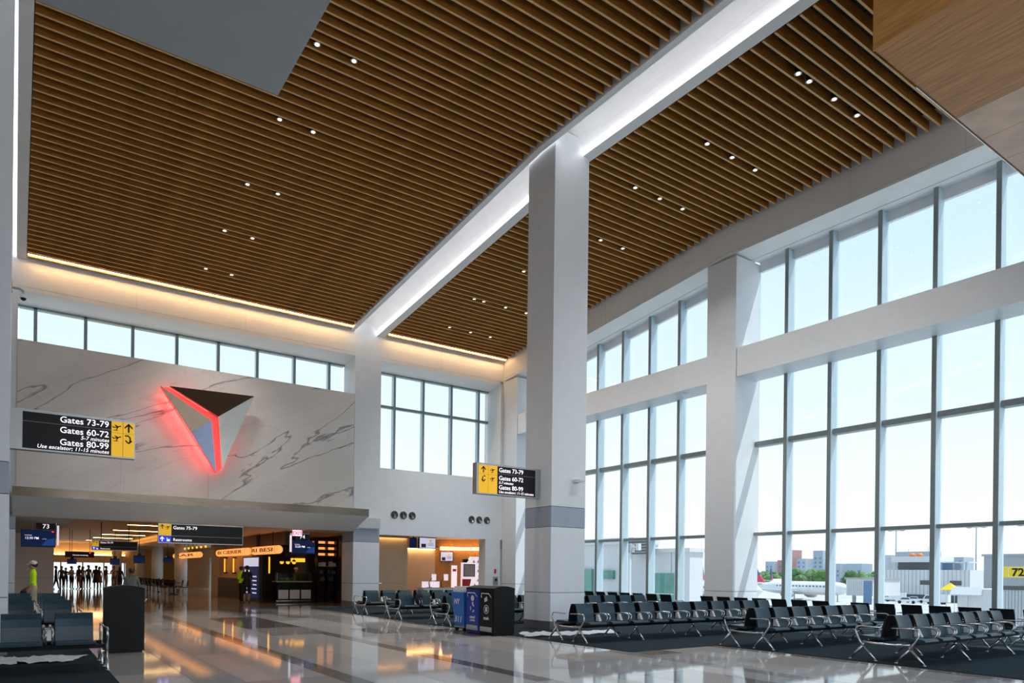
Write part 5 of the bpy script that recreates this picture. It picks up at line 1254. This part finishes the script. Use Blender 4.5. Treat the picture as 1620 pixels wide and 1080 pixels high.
# vehicles
def vehicle(label, x, y_, rz, m, kind='pickup', cat='vehicle'):
    t = thing('service_' + kind, label, cat, (x, y_, GZ), rz)
    if kind == 'pickup':
        MB().prism([(-2.4, .5), (2.4, .5), (2.4, .95), (1.5, 1.05), (.9, 1.6), (-.6, 1.6), (-.8, 1.05), (-2.4, 1.0)], 'y', -.9, .9).build('body', m, t)
        MB().prism([(1.4, 1.06), (.88, 1.52), (-.52, 1.52), (-.7, 1.06)][::-1], 'y', -.91, .91).build('glass', 'bldg_dark', t)
    else:
        MB().prism([(-2.8, .5), (2.8, .5), (2.8, 1.3), (2.2, 2.3), (-2.8, 2.4)], 'y', -1.0, 1.0).build('body', m, t)
        MB().prism([(2.5, 1.3), (2.1, 2.1), (1.2, 2.1), (1.2, 1.3)][::-1], 'y', -1.01, 1.01).build('glass', 'bldg_dark', t)
    for x_ in (-1.5, 1.5):
        for s in (-1, 1): MB().lathe([(.38, -.12), (.38, .12)], (x_, s * .85, .38), 'y', 10).build('wheel', 'rubber', t)
    return t
vehicle('white service pickup parked first in the line on the apron', 182, 87.5, 2.0, 'jet_white')
vehicle('white service pickup parked second in the line on the apron', 190, 89.3, 2.0, 'jet_white')
vehicle('white service van before the control building undercroft', 192, 95.5, 1.9, 'jet_white', 'van')
vehicle('white service van beside the yellow canopy tent', 186, 82.2, 1.7, 'jet_white', 'van')
vehicle('small white tug on the apron near the grey jet bridge', 135, 68.0, 0.5, 'jet_white')
vehicle('yellow baggage tug on the apron below the airliners', 120, 66.3, 0.8, 'yellow_paint')
t = thing('canopy_tent', 'small yellow canopy tent on the apron', 'tent', (150, 63.8, GZ)); MB().add([(-1.4, -1.4, 4.2), (1.4, -1.4, 4.2), (1.4, 1.4, 4.2), (-1.4, 1.4, 4.2), (0, 0, 5.6)], [(0, 1, 4), (1, 2, 4), (2, 3, 4), (3, 0, 4), (3, 2, 1, 0)]).build('roof', 'yellow_paint', t)
for x in (-1.3, 1.3):
    for y_ in (-1.3, 1.3): MB().tube([(x, y_, 0), (x, y_, 4.2)], .06, 5).build('post', 'bldg_white', t)
# trees and skyline
def tree(label, x, y_, h, r, seed, rndn=16):
    rnd = random.Random(seed); t = thing('tree', label, 'tree', (x, y_, GZ), 0, 'trees beyond the apron')
    MB().tube([(0, 0, 0), (0, 0, h * .5)], [.35, .2], 6).build('trunk', 'dark_brown', t)
    m = MB()
    for k in range(rndn):
        a = rnd.random() * 6.28; q = rnd.random() ** .5 * r * .75; s = r * rnd.uniform(.28, .5)
        m.blob((q * math.cos(a), q * math.sin(a), h * rnd.uniform(.45, .88)), (s, s, s * .8), nu=9, nv=6, jit=.35, rnd=rnd)
    m.build('crown', 'leaf', t)
TW = ('leftmost round green tree beyond the apron by the wall column', 'second green tree beyond the apron, low and wide', 'third green tree behind the far airliner fin', 'fourth green tree left of the second mullion', 'tall green tree in the middle of the apron tree line', 'green tree right of the tallest tree', 'broad green tree left of the third mullion', 'dark green tree beside the grey jet bridge', 'last green tree before the control building')
for k, (y_, h_, r) in enumerate(((218, 9, 5), (213, 8, 5), (207, 8.5, 5), (200, 8.6, 4.5), (194, 10, 5), (189, 8.5, 4.5), (182, 8.8, 5.5), (168, 9.2, 4.0), (160, 8.0, 5))):
    tree(TW[k], 335 + 13 * (k % 2), y_ * (1.117 if k % 2 == 0 else 1.16), h_ * 1.06, r * 1.1, 30 + k)
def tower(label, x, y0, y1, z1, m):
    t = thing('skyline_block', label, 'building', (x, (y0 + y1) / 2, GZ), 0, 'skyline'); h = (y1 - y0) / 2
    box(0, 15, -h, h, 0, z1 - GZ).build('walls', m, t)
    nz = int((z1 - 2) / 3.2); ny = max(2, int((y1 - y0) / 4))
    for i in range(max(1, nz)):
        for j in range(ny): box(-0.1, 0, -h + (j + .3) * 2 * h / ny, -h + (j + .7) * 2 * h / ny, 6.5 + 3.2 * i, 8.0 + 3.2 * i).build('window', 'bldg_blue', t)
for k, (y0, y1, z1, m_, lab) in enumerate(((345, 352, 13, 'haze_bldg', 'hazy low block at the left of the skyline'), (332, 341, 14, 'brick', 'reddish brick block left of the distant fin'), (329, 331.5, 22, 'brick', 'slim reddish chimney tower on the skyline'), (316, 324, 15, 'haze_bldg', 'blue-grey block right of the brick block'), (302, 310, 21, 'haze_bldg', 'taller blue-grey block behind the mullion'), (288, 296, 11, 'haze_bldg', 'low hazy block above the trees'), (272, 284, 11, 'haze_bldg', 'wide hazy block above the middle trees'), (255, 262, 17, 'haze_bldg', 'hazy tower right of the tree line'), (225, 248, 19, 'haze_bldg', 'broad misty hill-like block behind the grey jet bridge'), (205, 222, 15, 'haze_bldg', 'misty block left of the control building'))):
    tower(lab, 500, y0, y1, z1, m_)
